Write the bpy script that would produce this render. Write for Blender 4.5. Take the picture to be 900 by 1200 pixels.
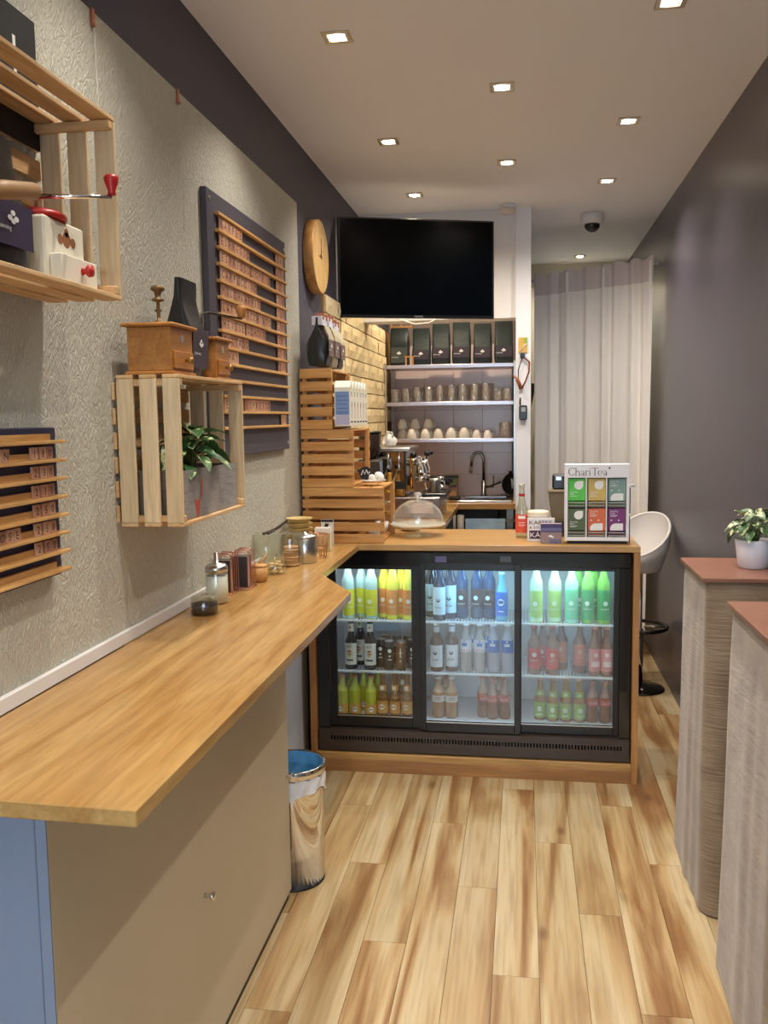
import bpy, math, random
from mathutils import Vector, Matrix
random.seed(7)
PI = math.pi
for o in list(bpy.data.objects): bpy.data.objects.remove(o)
SC = bpy.context.scene
COL = SC.collection

# ------------------------------------------------------------------ camera, world, exposure
cam_d = bpy.data.cameras.new('camera'); cam = bpy.data.objects.new('camera', cam_d); COL.objects.link(cam)
yaw, pitch, roll = 0.152711924, 0.104114639, 0.013696033
cy_, sy_ = math.cos(yaw), math.sin(yaw); cp_, sp_ = math.cos(pitch), math.sin(pitch); cr_, sr_ = math.cos(roll), math.sin(roll)
right = Vector((cy_, sy_, 0)); fwd = Vector((-sy_*cp_, cy_*cp_, -sp_)); down = fwd.cross(right)
r2 = right*cr_ + down*sr_; d2 = -right*sr_ + down*cr_
m = Matrix((( r2.x, -d2.x, -fwd.x, 0), (r2.y, -d2.y, -fwd.y, 0), (r2.z, -d2.z, -fwd.z, 1.45), (0, 0, 0, 1)))
cam.matrix_world = m
cam_d.sensor_fit = 'VERTICAL'; cam_d.sensor_height = 36.0; cam_d.lens = 36.0*1062.55/1200.0
cam_d.clip_start = 0.02; cam_d.clip_end = 60
SC.camera = cam
SC.view_settings.view_transform = 'Standard'; SC.view_settings.look = 'None'
SC.view_settings.gamma = 1.0; SC.view_settings.exposure = 0.74
W = bpy.data.worlds.new('overcast_sky'); SC.world = W; W.use_nodes = True
W.node_tree.nodes['Background'].inputs[0].default_value = (0.62, 0.79, 1.0, 1)
W.node_tree.nodes['Background'].inputs[1].default_value = 5.0
SPOT_W = 25.0
WARM = (1.0, 0.93, 0.85)

# ------------------------------------------------------------------ colour and materials
def lin(c):
    out = []
    for v in c[:3]:
        v = v/255.0
        out.append(v/12.92 if v <= 0.04045 else ((v+0.055)/1.055)**2.4)
    return (out[0], out[1], out[2], 1)
MATS = {}
def mat(name, c, rough=0.5, metal=0.0, spec=0.5, bump=0, bscale=60, var=0.0, emit=None, estr=0, coat=0.0, trans=0.0, sheen=0.0):
    if name in MATS: return MATS[name]
    M = bpy.data.materials.new(name); M.use_nodes = True; nt = M.node_tree; b = nt.nodes['Principled BSDF']
    b.inputs['Base Color'].default_value = lin(c); b.inputs['Roughness'].default_value = rough
    b.inputs['Metallic'].default_value = metal; b.inputs['Specular IOR Level'].default_value = spec
    b.inputs['Coat Weight'].default_value = coat; b.inputs['Transmission Weight'].default_value = trans
    b.inputs['Sheen Weight'].default_value = sheen
    if emit: b.inputs['Emission Color'].default_value = lin(emit); b.inputs['Emission Strength'].default_value = estr
    if bump or var:
        tc = nt.nodes.new('ShaderNodeTexCoord'); n = nt.nodes.new('ShaderNodeTexNoise')
        n.inputs['Scale'].default_value = bscale; n.inputs['Detail'].default_value = 4
        nt.links.new(tc.outputs['Object'], n.inputs['Vector'])
        if bump:
            bp = nt.nodes.new('ShaderNodeBump'); bp.inputs['Strength'].default_value = bump; bp.inputs['Distance'].default_value = 0.004
            nt.links.new(n.outputs['Fac'], bp.inputs['Height']); nt.links.new(bp.outputs[0], b.inputs['Normal'])
        if var:
            mx = nt.nodes.new('ShaderNodeMix'); mx.data_type = 'RGBA'
            k = lin(c); mx.inputs[6].default_value = (k[0]*(1-var), k[1]*(1-var), k[2]*(1-var), 1)
            mx.inputs[7].default_value = (min(1, k[0]*(1+var)), min(1, k[1]*(1+var)), min(1, k[2]*(1+var)), 1)
            nt.links.new(n.outputs['Fac'], mx.inputs[0]); nt.links.new(mx.outputs[2], b.inputs['Base Color'])
    MATS[name] = M; return M

def wood(name, c1, c2, axis='x', rough=0.45, scale=1.0, piece=0.12, world=False, contrast=1.0):
    """long grain along one axis; each object its own tone"""
    if name in MATS: return MATS[name]
    M = bpy.data.materials.new(name); M.use_nodes = True; nt = M.node_tree; b = nt.nodes['Principled BSDF']
    L = nt.links.new
    b.inputs['Roughness'].default_value = rough
    oi = nt.nodes.new('ShaderNodeObjectInfo')
    if world:
        g = nt.nodes.new('ShaderNodeNewGeometry'); src = g.outputs['Position']
    else:
        tc = nt.nodes.new('ShaderNodeTexCoord'); src = tc.outputs['Object']
    off = nt.nodes.new('ShaderNodeVectorMath'); off.operation = 'MULTIPLY_ADD'
    cmb = nt.nodes.new('ShaderNodeCombineXYZ')
    for i in range(3): L(oi.outputs['Random'], cmb.inputs[i])
    L(cmb.outputs[0], off.inputs[0]); off.inputs[1].default_value = (7, 13, 5); L(src, off.inputs[2])
    mp = nt.nodes.new('ShaderNodeMapping')
    s = [26*scale]*3; s['xyz'.index(axis)] = 2.2*scale
    mp.inputs['Scale'].default_value = s
    L(off.outputs[0], mp.inputs['Vector'])
    n1 = nt.nodes.new('ShaderNodeTexNoise'); n1.inputs['Scale'].default_value = 1.0; n1.inputs['Detail'].default_value = 6
    n1.inputs['Distortion'].default_value = 0.8
    L(mp.outputs[0], n1.inputs['Vector'])
    n2 = nt.nodes.new('ShaderNodeTexNoise'); n2.inputs['Scale'].default_value = 5.0; n2.inputs['Detail'].default_value = 3
    L(mp.outputs[0], n2.inputs['Vector'])
    rp = nt.nodes.new('ShaderNodeValToRGB'); rp.color_ramp.elements[0].position = 0.5-0.18/contrast; rp.color_ramp.elements[1].position = 0.5+0.2/contrast
    rp.color_ramp.elements[0].color = lin(c2); rp.color_ramp.elements[1].color = lin(c1)
    L(n1.outputs['Fac'], rp.inputs[0])
    hs = nt.nodes.new('ShaderNodeHueSaturation')
    mr = nt.nodes.new('ShaderNodeMapRange'); mr.inputs[3].default_value = 1-piece; mr.inputs[4].default_value = 1+piece
    L(oi.outputs['Random'], mr.inputs[0]); L(mr.outputs[0], hs.inputs['Value']); L(rp.outputs[0], hs.inputs['Color'])
    mu = nt.nodes.new('ShaderNodeMix'); mu.data_type = 'RGBA'; mu.blend_type = 'MULTIPLY'; mu.inputs[0].default_value = 0.35
    L(hs.outputs[0], mu.inputs[6])
    r3 = nt.nodes.new('ShaderNodeValToRGB'); r3.color_ramp.elements[0].position = 0.35; r3.color_ramp.elements[0].color = (0.5, 0.5, 0.5, 1); r3.color_ramp.elements[1].position = 0.6
    L(n2.outputs['Fac'], r3.inputs[0]); L(r3.outputs[0], mu.inputs[7]); L(mu.outputs[2], b.inputs['Base Color'])
    bp = nt.nodes.new('ShaderNodeBump'); bp.inputs['Strength'].default_value = 0.15; bp.inputs['Distance'].default_value = 0.002
    L(n2.outputs['Fac'], bp.inputs['Height']); L(bp.outputs[0], b.inputs['Normal'])
    MATS[name] = M; return M

def thin_glass(name, tint=(255, 255, 255), gloss=1.0, rough=0.02, opac=0.0, ocol=(255, 255, 255), base=0.04):
    if name in MATS: return MATS[name]
    M = bpy.data.materials.new(name); M.use_nodes = True; nt = M.node_tree; nt.nodes.clear(); L = nt.links.new
    out = nt.nodes.new('ShaderNodeOutputMaterial'); t = nt.nodes.new('ShaderNodeBsdfTransparent'); t.inputs[0].default_value = lin(tint)
    g = nt.nodes.new('ShaderNodeBsdfGlossy'); g.inputs['Roughness'].default_value = rough; g.inputs[0].default_value = (gloss, gloss, gloss, 1)
    lw = nt.nodes.new('ShaderNodeLayerWeight'); lw.inputs[0].default_value = 0.5
    mr = nt.nodes.new('ShaderNodeMath'); mr.operation = 'POWER'; mr.inputs[1].default_value = 3.0
    ad = nt.nodes.new('ShaderNodeMath'); ad.operation = 'MULTIPLY_ADD'; ad.inputs[1].default_value = 0.75; ad.inputs[2].default_value = base
    L(lw.outputs['Facing'], mr.inputs[0]); L(mr.outputs[0], ad.inputs[0])
    mx = nt.nodes.new('ShaderNodeMixShader'); L(ad.outputs[0], mx.inputs[0]); L(t.outputs[0], mx.inputs[1]); L(g.outputs[0], mx.inputs[2])
    if opac > 0:
        d = nt.nodes.new('ShaderNodeBsdfDiffuse'); d.inputs[0].default_value = lin(ocol)
        m2 = nt.nodes.new('ShaderNodeMixShader'); m2.inputs[0].default_value = opac
        L(mx.outputs[0], m2.inputs[1]); L(d.outputs[0], m2.inputs[2]); L(m2.outputs[0], out.inputs[0])
    else: L(mx.outputs[0], out.inputs[0])
    MATS[name] = M; return M

def wallpaper():
    M = bpy.data.materials.new('textured_cream_wallpaper'); M.use_nodes = True; nt = M.node_tree; b = nt.nodes['Principled BSDF']; L = nt.links.new
    b.inputs['Roughness'].default_value = 0.75
    tc = nt.nodes.new('ShaderNodeTexCoord'); prev = None
    for i, (ang, sc) in enumerate(((42, 60), (-38, 66), (20, 75))):
        m0 = nt.nodes.new('ShaderNodeMapping'); m0.inputs['Rotation'].default_value = (math.radians(ang), 0, 0); L(tc.outputs['Object'], m0.inputs[0])
        mp = nt.nodes.new('ShaderNodeMapping'); mp.inputs['Scale'].default_value = (1, 1.0, 0.22); L(m0.outputs[0], mp.inputs[0])
        v = nt.nodes.new('ShaderNodeTexVoronoi'); v.feature = 'DISTANCE_TO_EDGE'; v.inputs['Scale'].default_value = sc*1.25; L(mp.outputs[0], v.inputs['Vector'])
        r = nt.nodes.new('ShaderNodeMapRange'); r.inputs[1].default_value = 0; r.inputs[2].default_value = 0.12; L(v.outputs['Distance'], r.inputs[0])
        if prev is None: prev = r.outputs[0]
        else:
            a = nt.nodes.new('ShaderNodeMath'); a.operation = 'MINIMUM' if i == 1 else 'MULTIPLY'; L(prev, a.inputs[0]); L(r.outputs[0], a.inputs[1]); prev = a.outputs[0]
    bp = nt.nodes.new('ShaderNodeBump'); bp.inputs['Strength'].default_value = 1.0; bp.inputs['Distance'].default_value = 0.0018
    L(prev, bp.inputs['Height']); L(bp.outputs[0], b.inputs['Normal'])
    mx = nt.nodes.new('ShaderNodeMix'); mx.data_type = 'RGBA'; mx.inputs[6].default_value = lin((192, 189, 172)); mx.inputs[7].default_value = lin((204, 201, 186))
    L(prev, mx.inputs[0]); L(mx.outputs[2], b.inputs['Base Color'])
    return M

def floor_wood():
    M = bpy.data.materials.new('streaked_oak_laminate'); M.use_nodes = True; nt = M.node_tree; b = nt.nodes['Principled BSDF']; L = nt.links.new
    b.inputs['Roughness'].default_value = 0.33
    g = nt.nodes.new('ShaderNodeNewGeometry'); oi = nt.nodes.new('ShaderNodeObjectInfo')
    cmb = nt.nodes.new('ShaderNodeCombineXYZ'); L(oi.outputs['Random'], cmb.inputs[0]); L(oi.outputs['Random'], cmb.inputs[1])
    off = nt.nodes.new('ShaderNodeVectorMath'); off.operation = 'MULTIPLY_ADD'; L(cmb.outputs[0], off.inputs[0]); off.inputs[1].default_value = (0.35, 3.0, 0); L(g.outputs['Position'], off.inputs[2])
    def noise(sx, sy, det, dist=0.0, sc=1.0):
        mp = nt.nodes.new('ShaderNodeMapping'); mp.inputs['Scale'].default_value = (sx, sy, 1); L(off.outputs[0], mp.inputs[0])
        n = nt.nodes.new('ShaderNodeTexNoise'); n.inputs['Scale'].default_value = sc; n.inputs['Detail'].default_value = det; n.inputs['Distortion'].default_value = dist
        L(mp.outputs[0], n.inputs['Vector']); return n
    big = noise(8, 0.55, 5, 1.2); fine = noise(70, 3.0, 4, 0.3)
    rp = nt.nodes.new('ShaderNodeValToRGB'); e = rp.color_ramp.elements
    e[0].position = 0.36; e[0].color = lin((140, 98, 56)); e[1].position = 0.60; e[1].color = lin((194, 173, 135))
    m2 = e.new(0.48); m2.color = lin((180, 150, 104)); L(big.outputs['Fac'], rp.inputs[0])
    rf = nt.nodes.new('ShaderNodeValToRGB'); rf.color_ramp.elements[0].position = 0.32; rf.color_ramp.elements[0].color = (0.62, 0.55, 0.46, 1); rf.color_ramp.elements[1].position = 0.55
    L(fine.outputs['Fac'], rf.inputs[0])
    mu = nt.nodes.new('ShaderNodeMix'); mu.data_type = 'RGBA'; mu.blend_type = 'MULTIPLY'; mu.inputs[0].default_value = 0.6
    L(rp.outputs[0], mu.inputs[6]); L(rf.outputs[0], mu.inputs[7])
    mp = nt.nodes.new('ShaderNodeMapping'); mp.inputs['Scale'].default_value = (5.5, 2.3, 1); L(off.outputs[0], mp.inputs[0])
    v = nt.nodes.new('ShaderNodeTexVoronoi'); v.inputs['Scale'].default_value = 1.0; L(mp.outputs[0], v.inputs['Vector'])
    kr = nt.nodes.new('ShaderNodeValToRGB'); kr.color_ramp.elements[0].position = 0.02; kr.color_ramp.elements[0].color = (0.32, 0.2, 0.11, 1); kr.color_ramp.elements[1].position = 0.11; kr.color_ramp.elements[1].color = (1, 1, 1, 1)
    L(v.outputs['Distance'], kr.inputs[0])
    mk = nt.nodes.new('ShaderNodeMix'); mk.data_type = 'RGBA'; mk.blend_type = 'MULTIPLY'; mk.inputs[0].default_value = 0.7
    L(mu.outputs[2], mk.inputs[6]); L(kr.outputs[0], mk.inputs[7])
    hs = nt.nodes.new('ShaderNodeHueSaturation'); mr = nt.nodes.new('ShaderNodeMapRange'); mr.inputs[3].default_value = 0.9; mr.inputs[4].default_value = 1.08
    L(oi.outputs['Random'], mr.inputs[0]); L(mr.outputs[0], hs.inputs['Value']); L(mk.outputs[2], hs.inputs['Color']); L(hs.outputs[0], b.inputs['Base Color'])
    return M

def leaf_mat(name, g=(60, 98, 48), w=(214, 216, 160), edge=0.5):
    M = bpy.data.materials.new(name); M.use_nodes = True; nt = M.node_tree; b = nt.nodes['Principled BSDF']; L = nt.links.new
    b.inputs['Roughness'].default_value = 0.35
    tc = nt.nodes.new('ShaderNodeTexCoord'); oi = nt.nodes.new('ShaderNodeObjectInfo'); a = nt.nodes.new('ShaderNodeVectorMath'); a.operation = 'MULTIPLY_ADD'
    L(oi.outputs['Random'], a.inputs[0]); a.inputs[1].default_value = (9, 9, 9); L(tc.outputs['Object'], a.inputs[2])
    n = nt.nodes.new('ShaderNodeTexNoise'); n.inputs['Scale'].default_value = 45; n.inputs['Detail'].default_value = 3; L(a.outputs[0], n.inputs['Vector'])
    r = nt.nodes.new('ShaderNodeValToRGB'); r.color_ramp.elements[0].position = edge; r.color_ramp.elements[0].color = lin(g); r.color_ramp.elements[1].position = edge+0.08; r.color_ramp.elements[1].color = lin(w)
    L(n.outputs['Fac'], r.inputs[0]); L(r.outputs[0], b.inputs['Base Color']); return M

def fabric_mat(name, c, c2, rib=False):
    M = bpy.data.materials.new(name); M.use_nodes = True; nt = M.node_tree; b = nt.nodes['Principled BSDF']; L = nt.links.new
    b.inputs['Roughness'].default_value = 0.85; b.inputs['Sheen Weight'].default_value = 0.3
    tc = nt.nodes.new('ShaderNodeTexCoord')
    n = nt.nodes.new('ShaderNodeTexNoise'); n.inputs['Scale'].default_value = 9; n.inputs['Detail'].default_value = 5; L(tc.outputs['Object'], n.inputs['Vector'])
    mx = nt.nodes.new('ShaderNodeMix'); mx.data_type = 'RGBA'; mx.inputs[6].default_value = lin(c); mx.inputs[7].default_value = lin(c2)
    r = nt.nodes.new('ShaderNodeMapRange'); r.inputs[1].default_value = 0.35; r.inputs[2].default_value = 0.65; L(n.outputs['Fac'], r.inputs[0]); L(r.outputs[0], mx.inputs[0]); L(mx.outputs[2], b.inputs['Base Color'])
    mp = nt.nodes.new('ShaderNodeMapping'); mp.inputs['Scale'].default_value = (12, 12, 160 if rib else 60); L(tc.outputs['Object'], mp.inputs[0])
    n2 = nt.nodes.new('ShaderNodeTexNoise'); n2.inputs['Scale'].default_value = 1.0; n2.inputs['Detail'].default_value = 3; L(mp.outputs[0], n2.inputs['Vector'])
    bp = nt.nodes.new('ShaderNodeBump'); bp.inputs['Strength'].default_value = 0.7; bp.inputs['Distance'].default_value = 0.006; L(n2.outputs['Fac'], bp.inputs['Height']); L(bp.outputs[0], b.inputs['Normal'])
    MATS[name] = M; return M

# ------------------------------------------------------------------ mesh builder
class MB:
    def __init__(s): s.v = []; s.f = []; s.m = []; s.sm = []
    def add(s, vs, fs, mi=0, smooth=False):
        k = len(s.v); s.v += [tuple(p) for p in vs]
        for f in fs: s.f.append(tuple(k+i for i in f)); s.m.append(mi); s.sm.append(smooth)
        return s
    def box(s, x0, x1, y0, y1, z0, z1, mi=0):
        return s.add([(x0,y0,z0),(x1,y0,z0),(x1,y1,z0),(x0,y1,z0),(x0,y0,z1),(x1,y0,z1),(x1,y1,z1),(x0,y1,z1)],
                     [(0,3,2,1),(4,5,6,7),(0,1,5,4),(1,2,6,5),(2,3,7,6),(3,0,4,7)], mi)
    def hexa(s, pts, mi=0):
        return s.add(pts, [(0,3,2,1),(4,5,6,7),(0,1,5,4),(1,2,6,5),(2,3,7,6),(3,0,4,7)], mi)
    def lathe(s, prof, c=(0,0,0), n=20, mi=0, axis='z', smooth=True, cap=True, ax=None):
        c = Vector(c)
        if ax is not None: q = Vector(ax).to_track_quat('Z', 'Y').to_matrix()
        elif axis == 'z': q = Matrix.Identity(3)
        elif axis == 'x': q = Vector((1,0,0)).to_track_quat('Z','Y').to_matrix()
        else: q = Vector((0,1,0)).to_track_quat('Z','Y').to_matrix()
        vs = []; fs = []
        for r, z in prof:
            for i in range(n):
                a = 2*PI*i/n; vs.append(c + q @ Vector((r*math.cos(a), r*math.sin(a), z)))
        for j in range(len(prof)-1):
            for i in range(n):
                i2 = (i+1) % n; fs.append((j*n+i, j*n+i2, (j+1)*n+i2, (j+1)*n+i))
        s.add(vs, fs, mi, smooth)
        if cap:
            k = len(s.v)-len(vs)
            if prof[0][0] > 1e-5: s.f.append(tuple(k+i for i in reversed(range(n)))); s.m.append(mi); s.sm.append(False)
            if prof[-1][0] > 1e-5: s.f.append(tuple(k+(len(prof)-1)*n+i for i in range(n))); s.m.append(mi); s.sm.append(False)
        return s
    def tube(s, pts, r, n=8, mi=0, closed=False):
        pts = [Vector(p) for p in pts]; N = len(pts); rs = r if isinstance(r, (list, tuple)) else [r]*N
        vs = []; fs = []; up = None
        for k in range(N):
            a = pts[(k-1) % N] if (closed or k > 0) else pts[k]; b = pts[(k+1) % N] if (closed or k < N-1) else pts[k]
            t = (b-a).normalized()
            if up is None: up = Vector((0,0,1)) if abs(t.z) < 0.9 else Vector((1,0,0))
            x = t.cross(up).normalized(); y = x.cross(t).normalized(); up = y
            for i in range(n):
                an = 2*PI*i/n; vs.append(pts[k] + x*math.cos(an)*rs[k] + y*math.sin(an)*rs[k])
        for k in range(N if closed else N-1):
            for i in range(n):
                i2 = (i+1) % n; k2 = (k+1) % N; fs.append((k*n+i, k2*n+i, k2*n+i2, k*n+i2))
        if not closed: fs.append(tuple(range(n))); fs.append(tuple((N-1)*n+i for i in reversed(range(n))))
        return s.add(vs, fs, mi, True)
    def prism(s, poly, z0, z1, mi=0):
        n = len(poly); vs = [(x,y,z0) for x,y in poly]+[(x,y,z1) for x,y in poly]
        fs = [tuple(reversed(range(n))), tuple(range(n,2*n))]+[(i,(i+1)%n,n+(i+1)%n,n+i) for i in range(n)]
        return s.add(vs, fs, mi)
    def grid(s, fn, nu, nv, mi=0, smooth=True, wrap=False):
        vs = [fn(i/(nu if wrap else nu-1), j/(nv-1)) for j in range(nv) for i in range(nu)]
        fs = []
        for j in range(nv-1):
            for i in range(nu if wrap else nu-1):
                i2 = (i+1) % nu; fs.append((j*nu+i, j*nu+i2, (j+1)*nu+i2, (j+1)*nu+i))
        return s.add(vs, fs, mi, smooth)
    def text(s, txt, o, u, v, size, mi=0, align='c', width=None):
        vs, fs, w = text_geo(txt); o = Vector(o); u = Vector(u); v = Vector(v); k = size/0.7
        kx = k if width is None else width/max(w, 1e-6)
        dx = {'l': 0, 'c': -w/2, 'r': -w}[align]
        return s.add([o + u*((x+dx)*kx) + v*(y*k) for x, y in vs], fs, mi)
    def xf(s, M):
        s.v = [tuple(M @ Vector(p)) for p in s.v]; return s
    def mesh(s, name, mats):
        me = bpy.data.meshes.new(name); me.from_pydata(s.v, [], s.f)
        for mm in (mats if isinstance(mats, (list, tuple)) else [mats]): me.materials.append(mm)
        me.polygons.foreach_set('material_index', s.m); me.polygons.foreach_set('use_smooth', s.sm)
        me.update(); return me
_T = {}
def text_geo(t):
    if t in _T: return _T[t]
    cu = bpy.data.curves.new('t', 'FONT'); cu.body = t; cu.resolution_u = 2
    ob = bpy.data.objects.new('t', cu); me = bpy.data.meshes.new_from_object(ob)
    vs = [(p.co.x, p.co.y) for p in me.vertices]; fs = [tuple(p.vertices) for p in me.polygons]
    if vs:
        x0 = min(a for a, b in vs); vs = [(a-x0, b) for a, b in vs]; w = max(a for a, b in vs)
    else: w = 0
    bpy.data.objects.remove(ob); bpy.data.curves.remove(cu); bpy.data.meshes.remove(me)
    _T[t] = (vs, fs, w); return _T[t]

ALL = {}
def thing(name, label, cat, loc=(0,0,0), group=None, rz=0):
    o = bpy.data.objects.new(name, None); COL.objects.link(o); o.location = loc; o.rotation_euler = (0,0,rz); o.empty_display_size = 0.05
    o['label'] = label; o['category'] = cat
    if group: o['group'] = group
    return o
def part(name, mb, mats, parent=None, label=None, kind=None, bevel=0, world=True, loc=None):
    """mesh given in world coordinates (world=True) is shifted into the top thing's frame; loc moves a part that shares a mesh"""
    if isinstance(mb, MB):
        if parent is not None and world:
            p = parent; L = Vector((0,0,0))
            while p is not None: L += p.location; p = p.parent
            mb.v = [(x-L.x, y-L.y, z-L.z) for x, y, z in mb.v]
        me = mb.mesh(name, mats)
    else: me = mb
    o = bpy.data.objects.new(name, me); COL.objects.link(o)
    if parent is not None: o.parent = parent
    if loc is not None: o.location = loc
    if label: o['label'] = label
    if kind: o['kind'] = kind
    if bevel:
        b = o.modifiers.new('b', 'BEVEL'); b.width = bevel; b.segments = 1; b.limit_method = 'ANGLE'
    return o
def single(name, label, cat, mb, mats, loc=None, group=None, bevel=0, kind=None):
    """a thing that is one mesh; mesh in world coordinates, origin moved to loc"""
    if loc is None:
        xs = [p[0] for p in mb.v]; ys = [p[1] for p in mb.v]; zs = [p[2] for p in mb.v]
        loc = ((min(xs)+max(xs))/2, (min(ys)+max(ys))/2, min(zs))
    mb.v = [(x-loc[0], y-loc[1], z-loc[2]) for x, y, z in mb.v]
    o = part(name, mb, mats, None, bevel=bevel); o.location = loc; o['label'] = label; o['category'] = cat
    if group: o['group'] = group
    if kind: o['kind'] = kind
    return o
def struct(name, mb, mats, bevel=0):
    o = part(name, mb, mats, None, bevel=bevel); o['kind'] = 'structure'; return o
def dup(root, loc, label=None, group=None, rz=None):
    def cp(o, par):
        c = o.copy(); COL.objects.link(c); c.parent = par
        for ch in list(o.children): cp(ch, c)
        return c
    r = cp(root, None); r.location = loc
    if rz is not None: r.rotation_euler = (0,0,rz)
    if label: r['label'] = label
    if group: r['group'] = group
    return r

# ------------------------------------------------------------------ palette
M_plum = mat('dark_plum_paint', (78, 72, 82), 0.34, bump=0.15, bscale=120)
M_plumL = mat('dark_slate_paint', (78, 74, 86), 0.6, bump=0.15, bscale=120)
M_ceil = mat('ceiling_paint', (243, 244, 248), 0.85, bump=0.1, bscale=200)
M_white = mat('white_paint', (226, 222, 222), 0.7, bump=0.08, bscale=200)
M_cream = mat('cream_door_paint', (224, 214, 184), 0.6)
M_paper = wallpaper()
M_floor = floor_wood()
M_under = mat('subfloor', (70, 52, 34), 0.9)
M_top = wood('oak_worktop', (194, 156, 98), (166, 122, 66), 'y', rough=0.24, scale=0.75, piece=0.02, world=True, contrast=1.1)
M_topx = wood('oak_board', (202, 160, 98), (174, 126, 68), 'x', rough=0.28, scale=0.9, piece=0.02, world=True, contrast=0.7)
M_oakz = wood('oak_panel', (190, 138, 80), (160, 108, 58), 'z', rough=0.45, scale=0.8, piece=0.03, world=True)
M_oakx = wood('oak_plinth', (186, 134, 80), (152, 104, 58), 'x', rough=0.45, scale=0.8, piece=0.03, world=True)
CW = ((222, 186, 138), (204, 160, 106))
M_cx = wood('pine_x', *CW, 'x', 0.6, piece=0.07); M_cy = wood('pine_y', *CW, 'y', 0.6, piece=0.07); M_cz = wood('pine_z', (226, 200, 160), (208, 176, 130), 'z', 0.6, piece=0.07)
KW = ((214, 160, 92), (186, 128, 62))
M_kx = wood('honey_pine_x', *KW, 'x', 0.5, piece=0.08); M_ky = wood('honey_pine_y', *KW, 'y', 0.5, piece=0.08); M_kz = wood('honey_pine_z', *KW, 'z', 0.5, piece=0.08)
M_rail = wood('rail_pine', (232, 184, 116), (208, 156, 88), 'y', 0.5, piece=0.05)
M_oldwood = wood('amber_mill_wood', (196, 134, 66), (164, 102, 42), 'y', 0.4, piece=0.03)
M_black = mat('black_plastic', (16, 17, 20), 0.3)
M_blackg = mat('black_gloss', (10, 11, 14), 0.12, coat=0.4)
M_matteb = mat('matte_black', (24, 24, 26), 0.7)
M_screen = mat('dark_screen', (3, 6, 10), 0.2, spec=0.12)
M_steel = mat('brushed_steel', (196, 194, 190), 0.28, 1.0)
M_chrome = mat('chrome', (225, 224, 222), 0.08, 1.0)
M_darkmetal = mat('dark_metal', (70, 66, 62), 0.4, 0.9)
M_ink = mat('dark_ink', (40, 30, 30), 0.7)
M_whiteink = mat('white_ink', (240, 240, 236), 0.6)
M_copper = mat('copper_wire', (190, 128, 104), 0.3, 0.9)
M_porc = mat('white_porcelain', (238, 234, 226), 0.25)
M_glass = thin_glass('clear_glass', (250, 252, 250), base=0.06)
M_red = mat('red_enamel', (178, 34, 34), 0.35)

# ------------------------------------------------------------------ room shell
LX, RX, ZC = -0.92, 0.769, 2.58
Y0, Y1 = -1.9, 7.1
fl = struct('floor', MB().box(-1.2, 1.0, Y0, Y1+0.1, -0.08, -0.012), M_under)
pw = 0.1207; rows = 14
proto_pl = {}
for i in range(rows):
    x0 = LX + i*pw; y = Y0 - (i*0.437 % 1.2)
    while y < Y1:
        a, b_ = max(y, Y0), min(y+1.2, Y1)
        if b_-a > 0.05:
            key = round(b_-a, 3)
            if key not in proto_pl: proto_pl[key] = MB().box(0, pw-0.0012, 0.0006, b_-a-0.0006, -0.012, 0).mesh('plank', M_floor)
            part('plank', proto_pl[key], None, fl, loc=(x0, a, 0))
        y += 1.2
struct('ceiling', MB().box(-1.1, 1.0, Y0, Y1+0.1, ZC, ZC+0.1), M_ceil)
struct('wall_left', MB().box(LX-0.12, LX, Y0, Y1+0.1, -0.05, ZC), M_plumL)
struct('wall_right', MB().box(RX, RX+0.12, Y0, Y1+0.1, -0.05, ZC), M_plum)
struct('wall_back', MB().box(LX, RX, Y1, Y1+0.1, -0.05, ZC), mat('passage_paint', (214, 204, 178), 0.8))
# shop front behind the camera: wall with a window and a glazed door
wf = MB(); wf.box(LX, RX, Y0-0.1, Y0, 2.35, ZC); wf.box(LX, LX+0.06, Y0-0.1, Y0, 0, 2.35); wf.box(RX-0.06, RX, Y0-0.1, Y0, 0, 2.35); wf.box(LX+0.06, RX-0.06, Y0-0.1, Y0, 0, 0.12)
struct('wall_front', wf, M_white)
w1 = MB(); w1.box(LX+0.06, RX-0.06, Y0-0.07, Y0-0.03, 0.12, 0.17); w1.box(LX+0.06, RX-0.06, Y0-0.07, Y0-0.03, 2.3, 2.35); w1.box(-0.1, -0.05, Y0-0.07, Y0-0.03, 0.17, 2.3)
wo = struct('window_1', w1, M_black)
part('pane', MB().box(LX+0.06, -0.1, Y0-0.055, Y0-0.049, 0.17, 2.3), M_glass, wo); part('pane', MB().box(-0.05, RX-0.06, Y0-0.055, Y0-0.049, 0.17, 2.3), M_glass, wo)
struct('pavement_outside', MB().box(-3, 3, -8, Y0-0.1, -0.12, -0.02), mat('pavement', (130, 128, 124), 0.9))
bpy.data.objects['pavement_outside'].name = 'ground_outside'
# textured panel over the left wall, and its thin white strip along the worktop
struct('wall_left_panel', MB().box(LX, -0.90, Y0+0.02, 3.655, 0.0, 2.312), M_paper, bevel=0.002)
struct('trim_1', MB().box(-0.90, -0.889, 0.2, 3.0, 0.9455, 0.975), mat('white_trim', (226, 224, 220), 0.5), bevel=0.002)
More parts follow.
